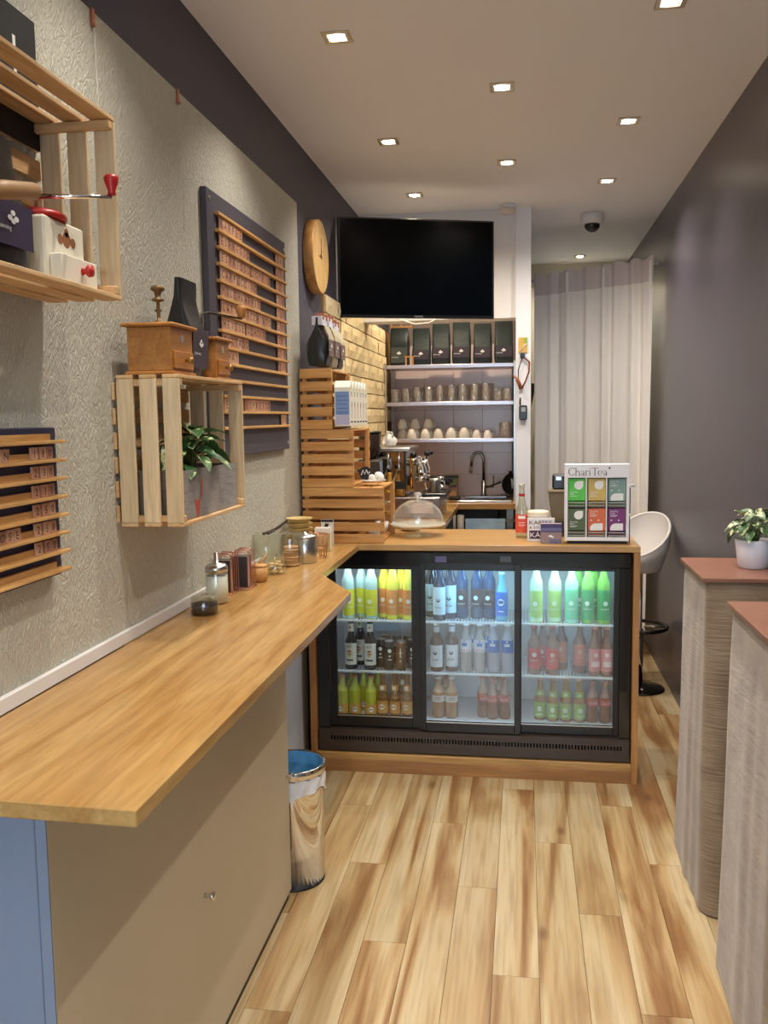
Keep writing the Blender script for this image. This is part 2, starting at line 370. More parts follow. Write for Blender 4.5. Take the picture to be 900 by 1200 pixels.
# beam with niche, white partition end
struct('wall_beam', MB().box(LX, -0.04, 5.17, 5.33, 1.99, ZC), M_white)
struct('wall_partition', MB().box(-0.04, 0.042, 5.14, 6.30, 0, ZC), mat('partition_white', (232, 231, 236), 0.6, bump=0.08, bscale=200))
struct('wall_kitchen', MB().box(LX, -0.04, 6.305, 6.42, 0, ZC), mat('grout', (140, 124, 118), 0.9))
wk = bpy.data.objects['wall_kitchen']
M_tile = mat('pale_rose_tile', (226, 204, 198), 0.22, var=0.05, bscale=3)
tme = MB().box(0, 0.198, 0, 0.007, 0, 0.146).mesh('tile', M_tile)
for i in range(4):
    for j in range(7):
        part('tile', tme, None, wk, loc=(-0.875+i*0.2+0.001, 6.298, 0.902+j*0.148))
tme2 = MB().box(0, 0.042, 0, 0.007, 0, 0.146).mesh('tile', M_tile)
for j in range(7): part('tile', tme2, None, wk, loc=(-0.918, 6.298, 0.902+j*0.148))
# pale brick cladding on the left wall
M_brick = mat('pale_yellow_stone', (232, 212, 166), 0.9, bump=0.6, bscale=35, var=0.12)
clad = struct('wall_left_cladding', MB().box(LX, LX+0.012, 4.16, 6.30, 0.9, 2.02), mat('dark_joint', (150, 116, 72), 0.95))
bm_ = []
for k in range(8):
    rr = random.Random(k); L_ = 0.20 + 0.05*(k % 4)
    b = MB()
    def fn(u, v, L_=L_, rr=rr):
        e = 0.004+rr.random()*0.005 if (u in (0, 1) or v in (0, 1)) else 0.008+rr.random()*0.005
        return (e, u*(L_-0.010)+0.005+(rr.random()-.5)*0.004, v*0.079+0.003+(rr.random()-.5)*0.003)
    b.grid(fn, 5, 3, 0, False); b.box(0, 0.004, 0.003, L_-0.003, 0.003, 0.082)
    bm_.append((b.mesh('brick', M_brick), L_))
for j in range(13):
    y = 4.16; z = 0.902+j*0.086
    while True:
        me, L_ = random.choice(bm_)
        if y+L_ > 6.29: break
        part('brick', me, None, clad, loc=(LX+0.0125, y, z)); y += L_
# passage door beyond the curtain
d = struct('door_1', MB().box(0.05, 0.70, 7.05, 7.095, 0.0, 2.40), M_cream, bevel=0.004)
part('pane', MB().box(0.09, 0.30, 7.044, 7.049, 1.95, 2.33), mat('blue_door_pane', (120, 160, 205), 0.1), d)
part('handle_plate', MB().box(0.085, 0.115, 7.04, 7.05, 1.1, 1.32), M_steel, d)
part('handle', MB().tube([(0.10, 7.045, 1.22), (0.10, 7.0, 1.22), (0.20, 7.0, 1.22)], 0.008), M_steel, d)
s = struct('wall_passage_left', MB().box(0.0425, 0.052, 6.0, 7.04, 0, 1.70), mat('beige_lining', (192, 182, 146), 0.7))

# ------------------------------------------------------------------ ceiling downlights
M_bulb = mat('lamp_glow', (255, 240, 215), 0.5, emit=(255, 236, 208), estr=28)
M_lframe = mat('nickel_bezel', (196, 186, 170), 0.3, 0.6)
t = thing('ceiling_downlight', '', 'light', (0, 0, ZC))
f = MB(); s_ = 0.042
f.box(-s_, s_, -s_, -0.026, -0.006, -0.0005); f.box(-s_, s_, 0.026, s_, -0.006, -0.0005); f.box(-s_, -0.026, -0.026, 0.026, -0.006, -0.0005); f.box(0.026, s_, -0.026, 0.026, -0.006, -0.0005)
part('frame', f, M_lframe, t, world=False, bevel=0.0015)
part('bulb', MB().lathe([(0.0, -0.010), (0.012, -0.009), (0.020, -0.005), (0.022, -0.001)], n=16), M_bulb, t, world=False)
dl = [(-0.55, 2.78, 'square ceiling spotlight nearest the dark band of the left wall'), (-0.074, 3.29, 'square ceiling spotlight in middle row, nearer one'), (0.401, 3.75, 'square ceiling spotlight on the side of the right wall, second from the front'),
      (-0.55, 3.83, 'square ceiling spotlight second from the front along the left'), (-0.074, 4.24, 'square ceiling spotlight in middle row, in front of the white detector'), (0.401, 4.66, 'square ceiling spotlight just in front of the dome camera'),
      (-0.55, 4.75, 'square ceiling spotlight above the television'), (0.401, 6.79, 'square ceiling spotlight beyond the curtain top'), (0.401, 2.72, 'square ceiling spotlight at the very top edge of the picture'),
      (-0.074, 2.33, 'square ceiling spotlight above the middle of the worktop, beside the black sign'), (-0.55, 1.76, 'square ceiling spotlight over the near end of the worktop'), (0.401, 1.70, 'square ceiling spotlight over the aisle beside the nearer copper table'), (-0.074, 1.30, 'square ceiling spotlight over the aisle level with the upper crate'), (-0.55, 0.75, 'square ceiling spotlight above the seat behind the price board'), (0.401, 0.70, 'square ceiling spotlight along the right wall nearer than both tables'), (-0.074, 0.2, 'square ceiling spotlight over the aisle nearest the shop window'), (-0.55, -0.4, 'square ceiling spotlight beside the shop window over the left wall'), (0.401, -0.4, 'square ceiling spotlight beside the shop window over the right wall'), (-0.5, 5.72, 'added unseen ceiling spotlight lighting the kitchen niche')]  # the kitchen niche lamp is unseen, added to light the niche
def spot(x, y, z, w, col=WARM, cone=116, par=None, rad=0.02):
    l = bpy.data.lights.new('spotlight', 'SPOT'); l.energy = w; l.color = col; l.spot_size = math.radians(cone); l.spot_blend = 0.9; l.shadow_soft_size = rad
    o = bpy.data.objects.new('spotlight', l); COL.objects.link(o); o.location = (x, y, z)
    return o
for k, (x, y, lab) in enumerate(dl):
    o = t if k == 0 else dup(t, (x, y, ZC))
    o.location = (x, y, ZC); o['label'] = lab or 'square ceiling spotlight nearer than the edge of the picture'; o['group'] = 'square ceiling spotlights'
    spot(x, y, ZC-0.012, SPOT_W*(0.9 if y < 4.2 else 1.3), (1.0, 0.84, 0.62) if (x < -0.4 and y > 4.5) else WARM, 116 if y < 4.2 else 150)
t = thing('smoke_detector', 'round white smoke detector on ceiling beside the white partition', 'detector', (-0.085, 5.075, ZC))
part('body', MB().lathe([(0.045, -0.0005), (0.045, -0.02), (0.04, -0.022)], n=24), M_white, t, world=False)
part('sensor_cap', MB().lathe([(0.038, -0.0225), (0.043, -0.026), (0.042, -0.038), (0.034, -0.044)], n=24), mat('cap_white', (225, 215, 205), 0.5), t, world=False)
t = thing('dome_camera', 'white dome security camera with dark dome on ceiling', 'camera', (0.385, 5.40, ZC))
part('housing', MB().lathe([(0.066, -0.0005), (0.066, -0.05), (0.060, -0.056), (0.046, -0.058)], n=28), M_white, t, world=False)
part('dome', MB().lathe([(0.045, -0.0585)]+[(0.045*math.cos(a), -0.0585-0.045*math.sin(a)) for a in [i*PI/16 for i in range(1, 8)]]+[(0.0, -0.1035)], n=24), mat('smoked_dome', (14, 12, 10), 0.06, coat=0.6), t, world=False)
part('lens', MB().lathe([(0.014, -0.103), (0.014, -0.109), (0.0, -0.110)], c=(0, -0.002, 0), n=16), M_steel, t, world=False)

# ------------------------------------------------------------------ fridge counter
FY = 3.54
t = thing('bar_counter', 'oak framed bar counter built around the glass door drinks fridge', 'counter', (-0.2, 3.8, 0))
part('top_board', MB().prism([(-0.745, FY), (0.446, FY), (0.446, 4.05), (-0.918, 4.05), (-0.918, 3.7)], 0.921, 0.945), M_topx, t, bevel=0.001)
part('side_panel', MB().box(-0.863, -0.838, FY, 4.0, 0, 0.920), M_oakz, t, bevel=0.001)
part('side_panel', MB().box(0.422, 0.446, FY, 4.0, 0, 0.920), M_oakz, t, bevel=0.001)
part('plinth_board', MB().box(-0.8375, 0.4215, FY+0.002, FY+0.022, 0.0, 0.052), M_oakx, t, bevel=0.001)
part('base_board', MB().box(-0.8375, 0.4215, FY+0.003, 4.0, 0.0525, 0.078), M_topx, t, bevel=0.001)

# worktop along the left wall with its mitred narrower end
t = single('oak_worktop', 'long oak worktop along the left wall ending in an angled corner', 'worktop',
       MB().prism([(-0.889, 1.087), (-0.497, 1.071), (-0.494, 2.554), (-0.648, 2.855), (-0.648, FY-0.002), (-0.747, FY-0.0015), (-0.889, 3.655), (-0.899, 3.655), (-0.899, 1.9), (-0.889, 1.9)], 0.921, 0.945), M_top, bevel=0.0015)

# white-grey speckled lining under the worktop, the cabinet
t = thing('base_cabinet', 'large cream flush-door cabinet under the oak worktop', 'cabinet', (-0.8, 1.85, 0))
M_carc = mat('daylight_tinted_laminate', (128, 138, 160), 0.5)  # presumably white laminate; cool window daylight is painted into this colour
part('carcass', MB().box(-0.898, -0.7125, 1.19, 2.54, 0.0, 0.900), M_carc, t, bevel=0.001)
part('support_batten', MB().box(-0.898, -0.713, 1.192, 2.53, 0.9005, 0.9205), M_oakx, t)
M_door = mat('cream_laminate', (196, 182, 154), 0.45, var=0.03, bscale=120)
dd = part('door', MB().box(-0.709, -0.692, 1.19, 2.545, 0.03, 0.917), [M_door], t, bevel=0.0008)
def knob(x, y, z, par):
    part('knob', MB().lathe([(0.006, 0), (0.0045, 0.008), (0.006, 0.013), (0.0105, 0.017), (0.0105, 0.021), (0.006, 0.024), (0, 0.0245)], c=(x, y, z), axis='x', n=16), M_chrome, par)
knob(-0.6918, 1.819, 0.406, dd); knob(-0.6918, 2.52, 0.394, dd)
part('side_strip', MB().box(-0.7088, -0.6922, 1.186, 1.1895, 0.03, 0.917), M_carc, t)  # end edge of the door, with the same painted daylight tint
part('plinth', MB().box(-0.708, -0.700, 1.2, 2.54, 0.0, 0.029), mat('dark_plinth', (60, 46, 34), 0.6), t)
struct('wall_left_speckled', MB().box(-0.8995, -0.893, 2.56, FY-0.01, 0.0, 0.915), mat('speckled_grey_panel', (190, 196, 208), 0.5, var=0.06, bscale=80))

# fridge
F0, F1, FT, FB = -0.832, 0.416, 0.912, 0.084
YF = 3.555
t = thing('display_fridge', 'black three-door glass drinks fridge under the oak bar', 'fridge', (-0.2, 3.75, FB)); FR = t
M_in = mat('fridge_lining', (226, 220, 224), 0.5)
b = MB(); b.box(F0, F1, YF+0.42, YF+0.44, FB, FT, 0); b.box(F0, F0+0.02, YF+0.05, YF+0.42, FB, FT, 0); b.box(F1-0.02, F1, YF+0.05, YF+0.42, FB, FT, 0)
b.box(F0+0.02, F1-0.02, YF+0.05, YF+0.42, FT-0.02, FT, 0); b.box(F0+0.02, F1-0.02, YF+0.05, YF+0.42, FB, FB+0.105, 0)
part('cabinet', b, M_black, t)
part('lining', MB().box(F0+0.021, F1-0.021, YF+0.405, YF+0.419, 0.192, FT-0.021).box(F0+0.021, F0+0.03, YF+0.07, YF+0.404, 0.192, FT-0.021).box(F1-0.05, F1-0.021, YF+0.07, YF+0.404, 0.192, FT-0.021).box(F0+0.031, F1-0.051, YF+0.06, YF+0.404, 0.1895, 0.200), M_in, t)
part('header', MB().box(F0, F1, YF+0.012, YF+0.049, 0.855, FT), M_blackg, t, bevel=0.002)
# side rails of the front
part('side_rail', MB().box(F0, F0+0.045, YF+0.012, YF+0.049, FB+0.09, 0.854), M_blackg, t); part('side_rail', MB().box(F1-0.04, F1, YF+0.012, YF+0.049, FB+0.09, 0.854), M_blackg, t)
gr = MB(); zc0, zc1 = 0.128, 0.146
gr.box(F0, F1, YF, YF+0.049, FB, zc0); gr.box(F0, F1, YF, YF+0.049, zc1, 0.173)
xx = F0; n = 0
gr.box(F0, F0+0.05, YF, YF+0.049, zc0, zc1)
xx = F0+0.05
while xx < F1-0.03:
    gr.box(xx+0.007, xx+0.0125, YF, YF+0.04, zc0, zc1); xx += 0.0125
gr.box(xx, F1, YF, YF+0.049, zc0, zc1)
part('vent_grille', gr, mat('dark_brown_plastic', (62, 49, 40), 0.35), t)
M_pane = thin_glass('fridge_pane', (246, 250, 250), base=0.06)
M_dframe = mat('dark_door_frame', (20, 19, 20), 0.22)
M_dedge = mat('bronze_door_edge', (92, 72, 50), 0.3, 0.5)
def fdoor(x0, x1, y, z0, z1, fw, edge=None, lab=None):
    b = MB(); l, r, bt, tp = fw
    b.box(x0, x0+l, y, y+0.016, z0, z1); b.box(x1-r, x1, y, y+0.016, z0, z1); b.box(x0+l, x1-r, y, y+0.016, z0, z0+bt); b.box(x0+l, x1-r, y, y+0.016, z1-tp, z1)
    d_ = part('door', b, M_dframe, t, bevel=0.0015, label=lab)
    part('pane', MB().box(x0+l, x1-r, y+0.006, y+0.010, z0+bt, z1-tp), M_pane, d_)
    part('frame_lip', MB().box(x0+l, x1-r, y-0.002, y+0.0055, z0+bt-0.004, z0+bt), M_steel, d_)
    return d_
fdoor(-0.790, -0.405, YF+0.030, 0.176, 0.853, (0.034, 0.040, 0.050, 0.016))
fdoor(-0.408, -0.008, YF+0.008, 0.176, 0.868, (0.022, 0.024, 0.042, 0.028))
fdoor(-0.030, 0.376, YF+0.030, 0.176, 0.853, (0.026, 0.022, 0.040, 0.014))
# stickers on header
part('sticker', MB().box(-0.345, -0.300, YF+0.0105, YF+0.0118, 0.872, 0.896), mat('lilac_sticker', (120, 112, 160), 0.5), t)
part('sticker', MB().box(-0.088, -0.045, YF+0.0105, YF+0.0118, 0.876, 0.898), mat('grey_sticker', (96, 100, 108), 0.5), t)
# wire shelves
M_wire = mat('white_wire', (236, 240, 244), 0.35)
bays = [(-0.800, -0.430), (-0.400, -0.020), (0.000, 0.362)]
SH = [0.612, 0.396]
YB0, YB1 = 3.655, 3.94
for bi, (a, c) in enumerate(bays):
    for z in SH:
        s1 = part('shelf', MB().box(a, c, YB0-0.012, YB0-0.006, z-0.006, z+0.002), M_wire, t); part('rear_bar', MB().box(a, c, YB1, YB1+0.006, z-0.006, z), M_wire, s1)
        wv = MB(); k = int((c-a)/0.0125)
        for i in range(k+1):
            x = a+i*(c-a)/k; wv.box(x-0.0014, x+0.0014, YB0-0.006, YB1, z-0.003, z)
        part('shelf_wire', wv, M_wire, s1, kind='stuff')
# led tubes
M_led = mat('led_tube', (210, 240, 255), 0.4, emit=(150, 220, 255), estr=6)
for bi, (a, c) in enumerate(bays):
    part('led_tube', MB().tube([(a+0.03, YB0-0.03, 0.878), (c-0.03, YB0-0.03, 0.878)], 0.006), M_led, t)
    l = bpy.data.lights.new('fridge_led', 'AREA'); l.shape = 'RECTANGLE'; l.size = 0.3; l.size_y = 0.02; l.energy = (0.40, 0.85, 0.55)[bi]
    l.color = ((1.0, 1.0, 0.95), (0.25, 0.62, 1.0), (0.6, 1.0, 0.92))[bi]
    o = bpy.data.objects.new('fridge_led', l); COL.objects.link(o); o.location = ((a+c)/2, YB0-0.03, 0.868); o.rotation_euler = (math.radians(25), 0, 0)

# ------------------------------------------------------------------ bottles
def cyl_label(R, z0, z1, items, phi0=-PI/2, arc=2.6, mats=None, n=14):
    """label wrapped round a bottle, print bent onto it; items: ('disc', r, dz, mi) or ('text', s, size, dz, mi, w)"""
    b = MB(); r = R+0.0004
    def P(x, z, e=0): a = phi0 + x/(r); return ((r+e)*math.cos(a), (r+e)*math.sin(a), z)
    b.grid(lambda u, v: P((u-0.5)*arc*r, z0+(z1-z0)*v), n, 2, 0)
    for it in items:
        if it[0] == 'disc':
            _, rad, dz, mi = it; vs = [P(0, dz, 0.0003)]+[P(rad*math.cos(2*PI*i/12), dz+rad*math.sin(2*PI*i/12), 0.0003) for i in range(12)]
            b.add(vs, [(0, 1+i, 1+(i+1) % 12) for i in range(12)], mi)
        elif it[0] == 'rect':
            _, w, h, dz, mi = it; b.grid(lambda u, v: P((u-0.5)*w, dz+(v-0.5)*h, 0.0003), 5, 2, mi)
        else:
            _, s, size, dz, mi, w = it; vs, fs, tw = text_geo(s); k = size/0.7; kx = w/max(tw, 1e-6)
            b.add([P((x-tw/2)*kx, dz+y*k, 0.0006) for x, y in vs], fs, mi)
    return b
def prof_bottle(R, H, neck=0.0115, sh=0.55, nk=0.78):
    return [(R*0.9, 0), (R, 0.004), (R, H*sh), (R*0.93, H*(sh+0.05)), (R*0.62, H*(sh+0.14)), (neck*1.15, H*nk), (neck, H*0.92), (neck*1.12, H*0.935), (neck*1.12, H*0.96)]
def mliq(n, c, e=0.0): return mat('liquid_'+n, c, 0.12, coat=0.5, spec=0.6)
def bottle(kind):
    K = KINDS[kind]; name, cat = K.get('name', 'bottle'), K.get('cat', 'bottle')
    T = thing(name, kind, cat)
    R, H = K['R'], K['H']
    if K.get('can'):
        part('body', MB().lathe([(R*0.86, 0), (R, 0.006), (R, H-0.010), (R*0.86, H-0.002)], n=20), mat('can_'+kind, K['liq'], 0.3, 0.5), T, world=False)
        part('lid', MB().lathe([(R*0.86, H-0.0019), (R*0.9, H), (R*0.84, H-0.0005), (R*0.8, H-0.003), (0, H-0.003)], n=20), M_steel, T, world=False)
    else:
        pr = K.get('prof') or prof_bottle(R, H, K.get('neck', 0.0105), K.get('sh', 0.55), K.get('nk', 0.78))
        fill = K.get('fill', 0.62)*H
        lo = [p for p in pr if p[1] <= fill]; hi = [p for p in pr if p[1] >= lo[-1][1]]
        part('body', MB().lathe(lo, n=20), mliq(kind, K['liq']), T, world=False)
        part('neck', MB().lathe(hi, n=20, cap=False), mat('glass_'+kind, K['glass'], 0.06, coat=0.6), T, world=False)
        part('cap', MB().lathe([(0.0128, H*0.955), (0.0132, H*0.965), (0.0125, H*0.995), (0.0, H)], n=16), mat('cap_%d_%d_%d' % K['cap'], K['cap'], 0.35), T, world=False)
    ms = [mat('print_%d_%d_%d' % c, c, 0.55) for c in K['lab']]
    for z0, z1, rr, items in K['labels']:
        if rr > 0.02 and z0 < 0.5: rr = max(rr, R)
        part('label', cyl_label(rr, z0*H, z1*H, [(i[0],)+tuple(i[1:]) for i in items]), ms, T, world=False)
    return T
def bio(mi=1, mi2=1, z=0.3, R=0.026): return [('disc', 0.0095, z, mi), ('text', 'bioZisch', 0.007, z-0.026, mi2, R*1.35)]
H0 = 0.25
KINDS = {
 'lemon': dict(R=.0265, sh=.62, nk=.86, H=H0, liq=(206, 214, 70), glass=(170, 205, 205), cap=(220, 220, 120), fill=.5, lab=[(214, 214, 62), (240, 245, 225)], labels=[(.06, .5, .0255, bio(1, 1, .075))]),
 'orange': dict(R=.0262, sh=.62, nk=.86, H=H0, liq=(228, 220, 80), glass=(232, 228, 90), cap=(230, 225, 150), fill=.55, lab=[(226, 150, 84), (245, 238, 220)], labels=[(.08, .5, .0255, bio(1, 1, .078))]),
 'juice': dict(R=.026, H=.2, liq=(46, 30, 22), glass=(52, 36, 28), cap=(60, 50, 40), fill=.55, lab=[(232, 230, 216), (72, 74, 48), (186, 92, 54), (216, 190, 90)], labels=[(.1, .56, .026, [('text', 'BIO', .012, .093, 1, .022), ('disc', .0115, .072, 2), ('disc', .006, .060, 3), ('rect', .03, .008, .040, 1)]), (.80, .97, .0135, [('disc', .005, .178, 2)])]),
 'cola_can': dict(can=1, name='drink_can', cat='can', R=.0215, H=.122, liq=(40, 34, 34), lab=[(40, 34, 34), (236, 236, 236)], labels=[(.15, .85, .0215, [('disc', .008, .082, 1), ('disc', .004, .06, 1), ('rect', .016, .004, .045, 1)])]),
 'coffee_can': dict(can=1, name='drink_can', cat='can', R=.0215, H=.122, liq=(122, 78, 48), lab=[(122, 78, 48), (226, 208, 176)], labels=[(.15, .85, .0215, [('rect', .004, .04, .075, 1), ('rect', .018, .003, .075, 1), ('disc', .004, .04, 1)])]),
 'soda': dict(R=.0262, sh=.6, nk=.85, H=.165, liq=(200, 196, 48), glass=(206, 206, 90), cap=(214, 140, 84), fill=.7, lab=[(226, 160, 60), (245, 245, 240), (50, 50, 50)], labels=[(.02, .28, .025, [('disc', .011, .024, 1), ('rect', .014, .003, .026, 2)])]),
 'tall_orange': dict(R=.024, H=.175, liq=(150, 96, 44), glass=(134, 92, 46), cap=(120, 90, 50), fill=.5, sh=.42, nk=.72, lab=[(226, 158, 74), (244, 240, 226), (200, 120, 60)], labels=[(.06, .36, .024, [('disc', .012, .038, 1), ('rect', .01, .003, .038, 2)]), (.60, .75, .0165, [('rect', .016, .016, .118, 1)])]),
 'white_label': dict(R=.027, sh=.6, nk=.84, H=.2, liq=(96, 64, 46), glass=(96, 66, 52), cap=(235, 235, 235), fill=.55, lab=[(226, 228, 236), (40, 40, 60)], labels=[(.1, .56, .026, [('disc', .0085, .080, 1), ('disc', .0055, .084, 0), ('text', 'Kola', .009, .048, 1, .026)]), (.82, .94, .0128, [])]),
 'white_label_blue_lit': dict(R=.027, sh=.6, nk=.85, H=H0, liq=(30, 40, 56), glass=(26, 40, 60), cap=(235, 240, 240), fill=.55, lab=[(214, 232, 238), (30, 40, 60)], labels=[(.1, .56, .026, [('disc', .0085, .086, 1), ('disc', .0055, .090, 0), ('text', 'Kola', .009, .052, 1, .026)])]),  # white-labelled bottle with the blue fridge light put into its colours
 'dark_cola': dict(R=.0265, sh=.6, nk=.85, H=H0, liq=(64, 44, 40), glass=(40, 66, 96), cap=(90, 150, 190), fill=.5, lab=[(60, 42, 40), (226, 236, 240)], labels=[(.2, .5, .025, [('disc', .0095, .088, 1), ('text', 'bioZisch', .007, .060, 1, .032)])]),
 'blue': dict(R=.026, H=.2, liq=(70, 140, 190), glass=(100, 170, 200), cap=(190, 220, 230), fill=.5, lab=[(28, 110, 196), (220, 240, 246), (60, 60, 90)], labels=[(.1, .6, .026, [('disc', .014, .078, 1), ('disc', .007, .078, 2), ('rect', .02, .003, .040, 1)])]),
 'soda_red': dict(R=.025, H=.2, liq=(190, 178, 174), glass=(178, 168, 166), cap=(214, 220, 228), fill=.45, sh=.62, nk=.84, lab=[(214, 214, 226), (60, 120, 190), (214, 120, 110)], labels=[(.42, .68, .0254, [('rect', .022, .014, .116, 1), ('disc', .004, .130, 1), ('rect', .046, .009, .091, 2)])]),
 'soda_blue': dict(R=.025, H=.2, liq=(188, 184, 190), glass=(172, 172, 184), cap=(214, 220, 228), fill=.45, sh=.62, nk=.84, lab=[(52, 104, 190), (214, 230, 240), (110, 70, 140)], labels=[(.42, .68, .0254, [('rect', .022, .012, .116, 1), ('disc', .004, .130, 1), ('rect', .046, .006, .089, 2)])]),
 'apple': dict(R=.027, H=.17, liq=(176, 124, 78), glass=(190, 158, 128), cap=(230, 224, 220), fill=.7, sh=.6, lab=[(222, 212, 204), (150, 120, 100)], labels=[(.40, .56, .027, [('rect', .03, .003, .086, 1), ('rect', .024, .003, .078, 1)])]),
 'cola': dict(name='bottle', R=.024, H=.17, liq=(136, 84, 62), glass=(168, 134, 122), cap=(190, 120, 110), fill=.66, prof=[(.020, 0), (.0225, .004), (.0235, .03), (.0205, .058), (.0235, .085), (.0225, .105), (.014, .13), (.0105, .15), (.0115, .152), (.0115, .163)], lab=[(196, 84, 76), (244, 232, 226)], labels=[(.42, .58, .0238, [('text', 'Coca-Cola', .011, .079, 1, .036)])]),
 'lime': dict(R=.0265, sh=.62, nk=.86, H=H0, liq=(196, 214, 120), glass=(206, 236, 200), cap=(220, 240, 210), fill=.5, lab=[(172, 206, 110), (236, 246, 226)], labels=[(.08, .52, .0255, bio(1, 1, .078))]),
 'green': dict(R=.0265, sh=.62, nk=.86, H=H0, liq=(120, 170, 70), glass=(130, 190, 90), cap=(190, 210, 190), fill=.6, lab=[(52, 160, 100), (236, 246, 236)], labels=[(.06, .55, .0255, bio(1, 1, .083))]),
 'mint': dict(R=.0265, sh=.62, nk=.86, H=H0, liq=(150, 216, 186), glass=(176, 232, 214), cap=(210, 240, 230), fill=.6, lab=[(116, 206, 166), (236, 250, 244)], labels=[(.06, .55, .0255, bio(1, 1, .083))]),
 'red': dict(R=.0265, sh=.6, nk=.84, H=.2, liq=(150, 90, 66), glass=(130, 92, 84), cap=(200, 100, 96), fill=.52, lab=[(206, 70, 66), (244, 226, 220)], labels=[(.12, .55, .0255, bio(1, 1, .083))]),
 'rosy': dict(R=.0265, sh=.6, nk=.84, H=.2, liq=(146, 96, 80), glass=(136, 100, 92), cap=(210, 180, 172), fill=.52, lab=[(206, 128, 106), (232, 186, 170)], labels=[(.16, .60, .0255, bio(1, 1, .088))]),
 'pink': dict(R=.0245, H=.2, liq=(156, 92, 72), glass=(140, 96, 88), cap=(226, 160, 156), fill=.52, lab=[(226, 150, 150), (250, 226, 222)], labels=[(.1, .56, .0245, [('disc', .009, .088, 1), ('rect', .034, .022, .050, 1)])]),
 'brown_green': dict(R=.025, H=.175, liq=(142, 100, 50), glass=(150, 120, 66), cap=(180, 140, 110), fill=.62, sh=.48, nk=.76, lab=[(150, 176, 88), (236, 240, 212)], labels=[(.08, .44, .025, [('disc', .010, .050, 1), ('rect', .024, .004, .026, 1)]), (.58, .72, .0185, [('rect', .014, .008, .112, 1)])]),
}
DESC = {'lemon': 'yellow-labelled lemonade bottle', 'orange': 'orange-labelled lemonade bottle', 'juice': 'dark juice bottle with fruit label', 'cola_can': 'slim black can',
 'coffee_can': 'slim brown can', 'soda': 'yellow soda bottle', 'tall_orange': 'slender amber bottle', 'white_label': 'brown white-labelled bottle', 'white_label_blue_lit': 'dark white-labelled bottle',
 'dark_cola': 'dark bottle with round emblem', 'blue': 'bright blue-labelled bottle', 'soda_red': 'clear bottle with blue-red label', 'soda_blue': 'clear blue-labelled bottle', 'apple': 'amber juice bottle',
 'cola': 'curved cola bottle', 'lime': 'pale lime lemonade bottle', 'green': 'green-labelled lemonade bottle', 'mint': 'mint green bottle', 'red': 'red-labelled bottle', 'rosy': 'brown rose-labelled bottle',
 'pink': 'pink-labelled bottle', 'brown_green': 'brown green-labelled bottle'}
ZT, ZM, ZB = SH[0]+0.0006, SH[1]+0.0006, 0.2006
fx = [lambda p: -0.75+(p-400)*.00363, lambda p: -0.39+(p-500)*.00348, lambda p: 0.034+(p-622)*.00336]
FRONT, BACK = 3.685, 3.745
place = [
 (0, ZT, 'top shelf', [('lemon', 407.2, 0), ('lemon', 421.2, 1), ('lemon', 434.4, 0), ('orange', 447.9, 1), ('orange', 459.2, 0), ('orange', 467.6, 1), ('orange', 477.5, 0)]),
 (0, ZM, 'middle shelf', [('juice', 409.6, 0), ('juice', 417.5, 2), ('juice', 432.2, 0), ('cola_can', 443.6, 1), ('cola_can', 454.2, 0), ('coffee_can', 468.0, 0), ('cola_can', 479.8, 1), ('coffee_can', 446.5, 3), ('cola_can', 459.5, 3), ('coffee_can', 472.5, 3)]),
 (0, ZB, 'bottom shelf', [('soda', 398.5, 0), ('soda', 413.0, 0), ('soda', 405.5, 2), ('soda', 420.5, 2), ('soda', 432.0, 0), ('tall_orange', 446.0, 0), ('tall_orange', 460.5, 0), ('tall_orange', 474.8, 0), ('soda', 437.5, 2.3), ('tall_orange', 466.5, 2.6)]),
 (1, ZT, 'top shelf', [('white_label_blue_lit', 503.0, 2), ('white_label_blue_lit', 514.5, 0), ('white_label_blue_lit', 526.5, 1.2), ('dark_cola', 540.0, 1.5), ('dark_cola', 558.5, 1.5), ('dark_cola', 572.8, 1.5), ('blue', 588.0, 0.5)]),
 (1, ZM, 'middle shelf', [('white_label', 510.8, 0), ('white_label', 528.6, 0.4), ('soda_red', 545.5, .3), ('soda_red', 561.5, .3), ('soda_blue', 578.0, .3), ('soda_blue', 594.5, .3), ('soda_red', 553.5, 2.3), ('soda_blue', 570, 2.3)]),
 (1, ZB, 'bottom shelf', [('apple', 512.2, 0), ('apple', 528.0, 0), ('apple', 520, 2.2), ('cola', 565.2, .5), ('cola', 577.0, 0), ('cola', 584.5, 1.8), ('cola', 591.5, 0.2)]),
 (2, ZT, 'top shelf', [('lime', 628.3, 0), ('lime', 650.4, 0.3), ('mint', 670.3, 0), ('green', 689.5, 0), ('green', 707.8, 0), ('green', 679.5, 2.2), ('green', 699, 2.2)]),
 (2, ZM, 'middle shelf', [('red', 626.0, 0), ('red', 636.5, 1.7), ('red', 647.5, 0), ('rosy', 659.5, 2.4), ('rosy', 681.0, 1.2), ('pink', 697.5, 0), ('pink', 711.8, 0), ('pink', 704.5, 2)]),
 (2, ZB, 'bottom shelf', [('brown_green', 633.5, .4), ('brown_green', 648.6, 0), ('brown_green', 664.5, 0), ('brown_green', 680.4, 0), ('cola', 696.0, 0), ('cola', 710.8, 0)]),
]
BAYN = ['first', 'middle', 'last']; BAYD = ['bin-side fridge door', 'middle fridge door', 'stool-side fridge door']
ORD = ['first', 'second', 'third', 'fourth', 'fifth', 'sixth', 'seventh']
protoB = {}
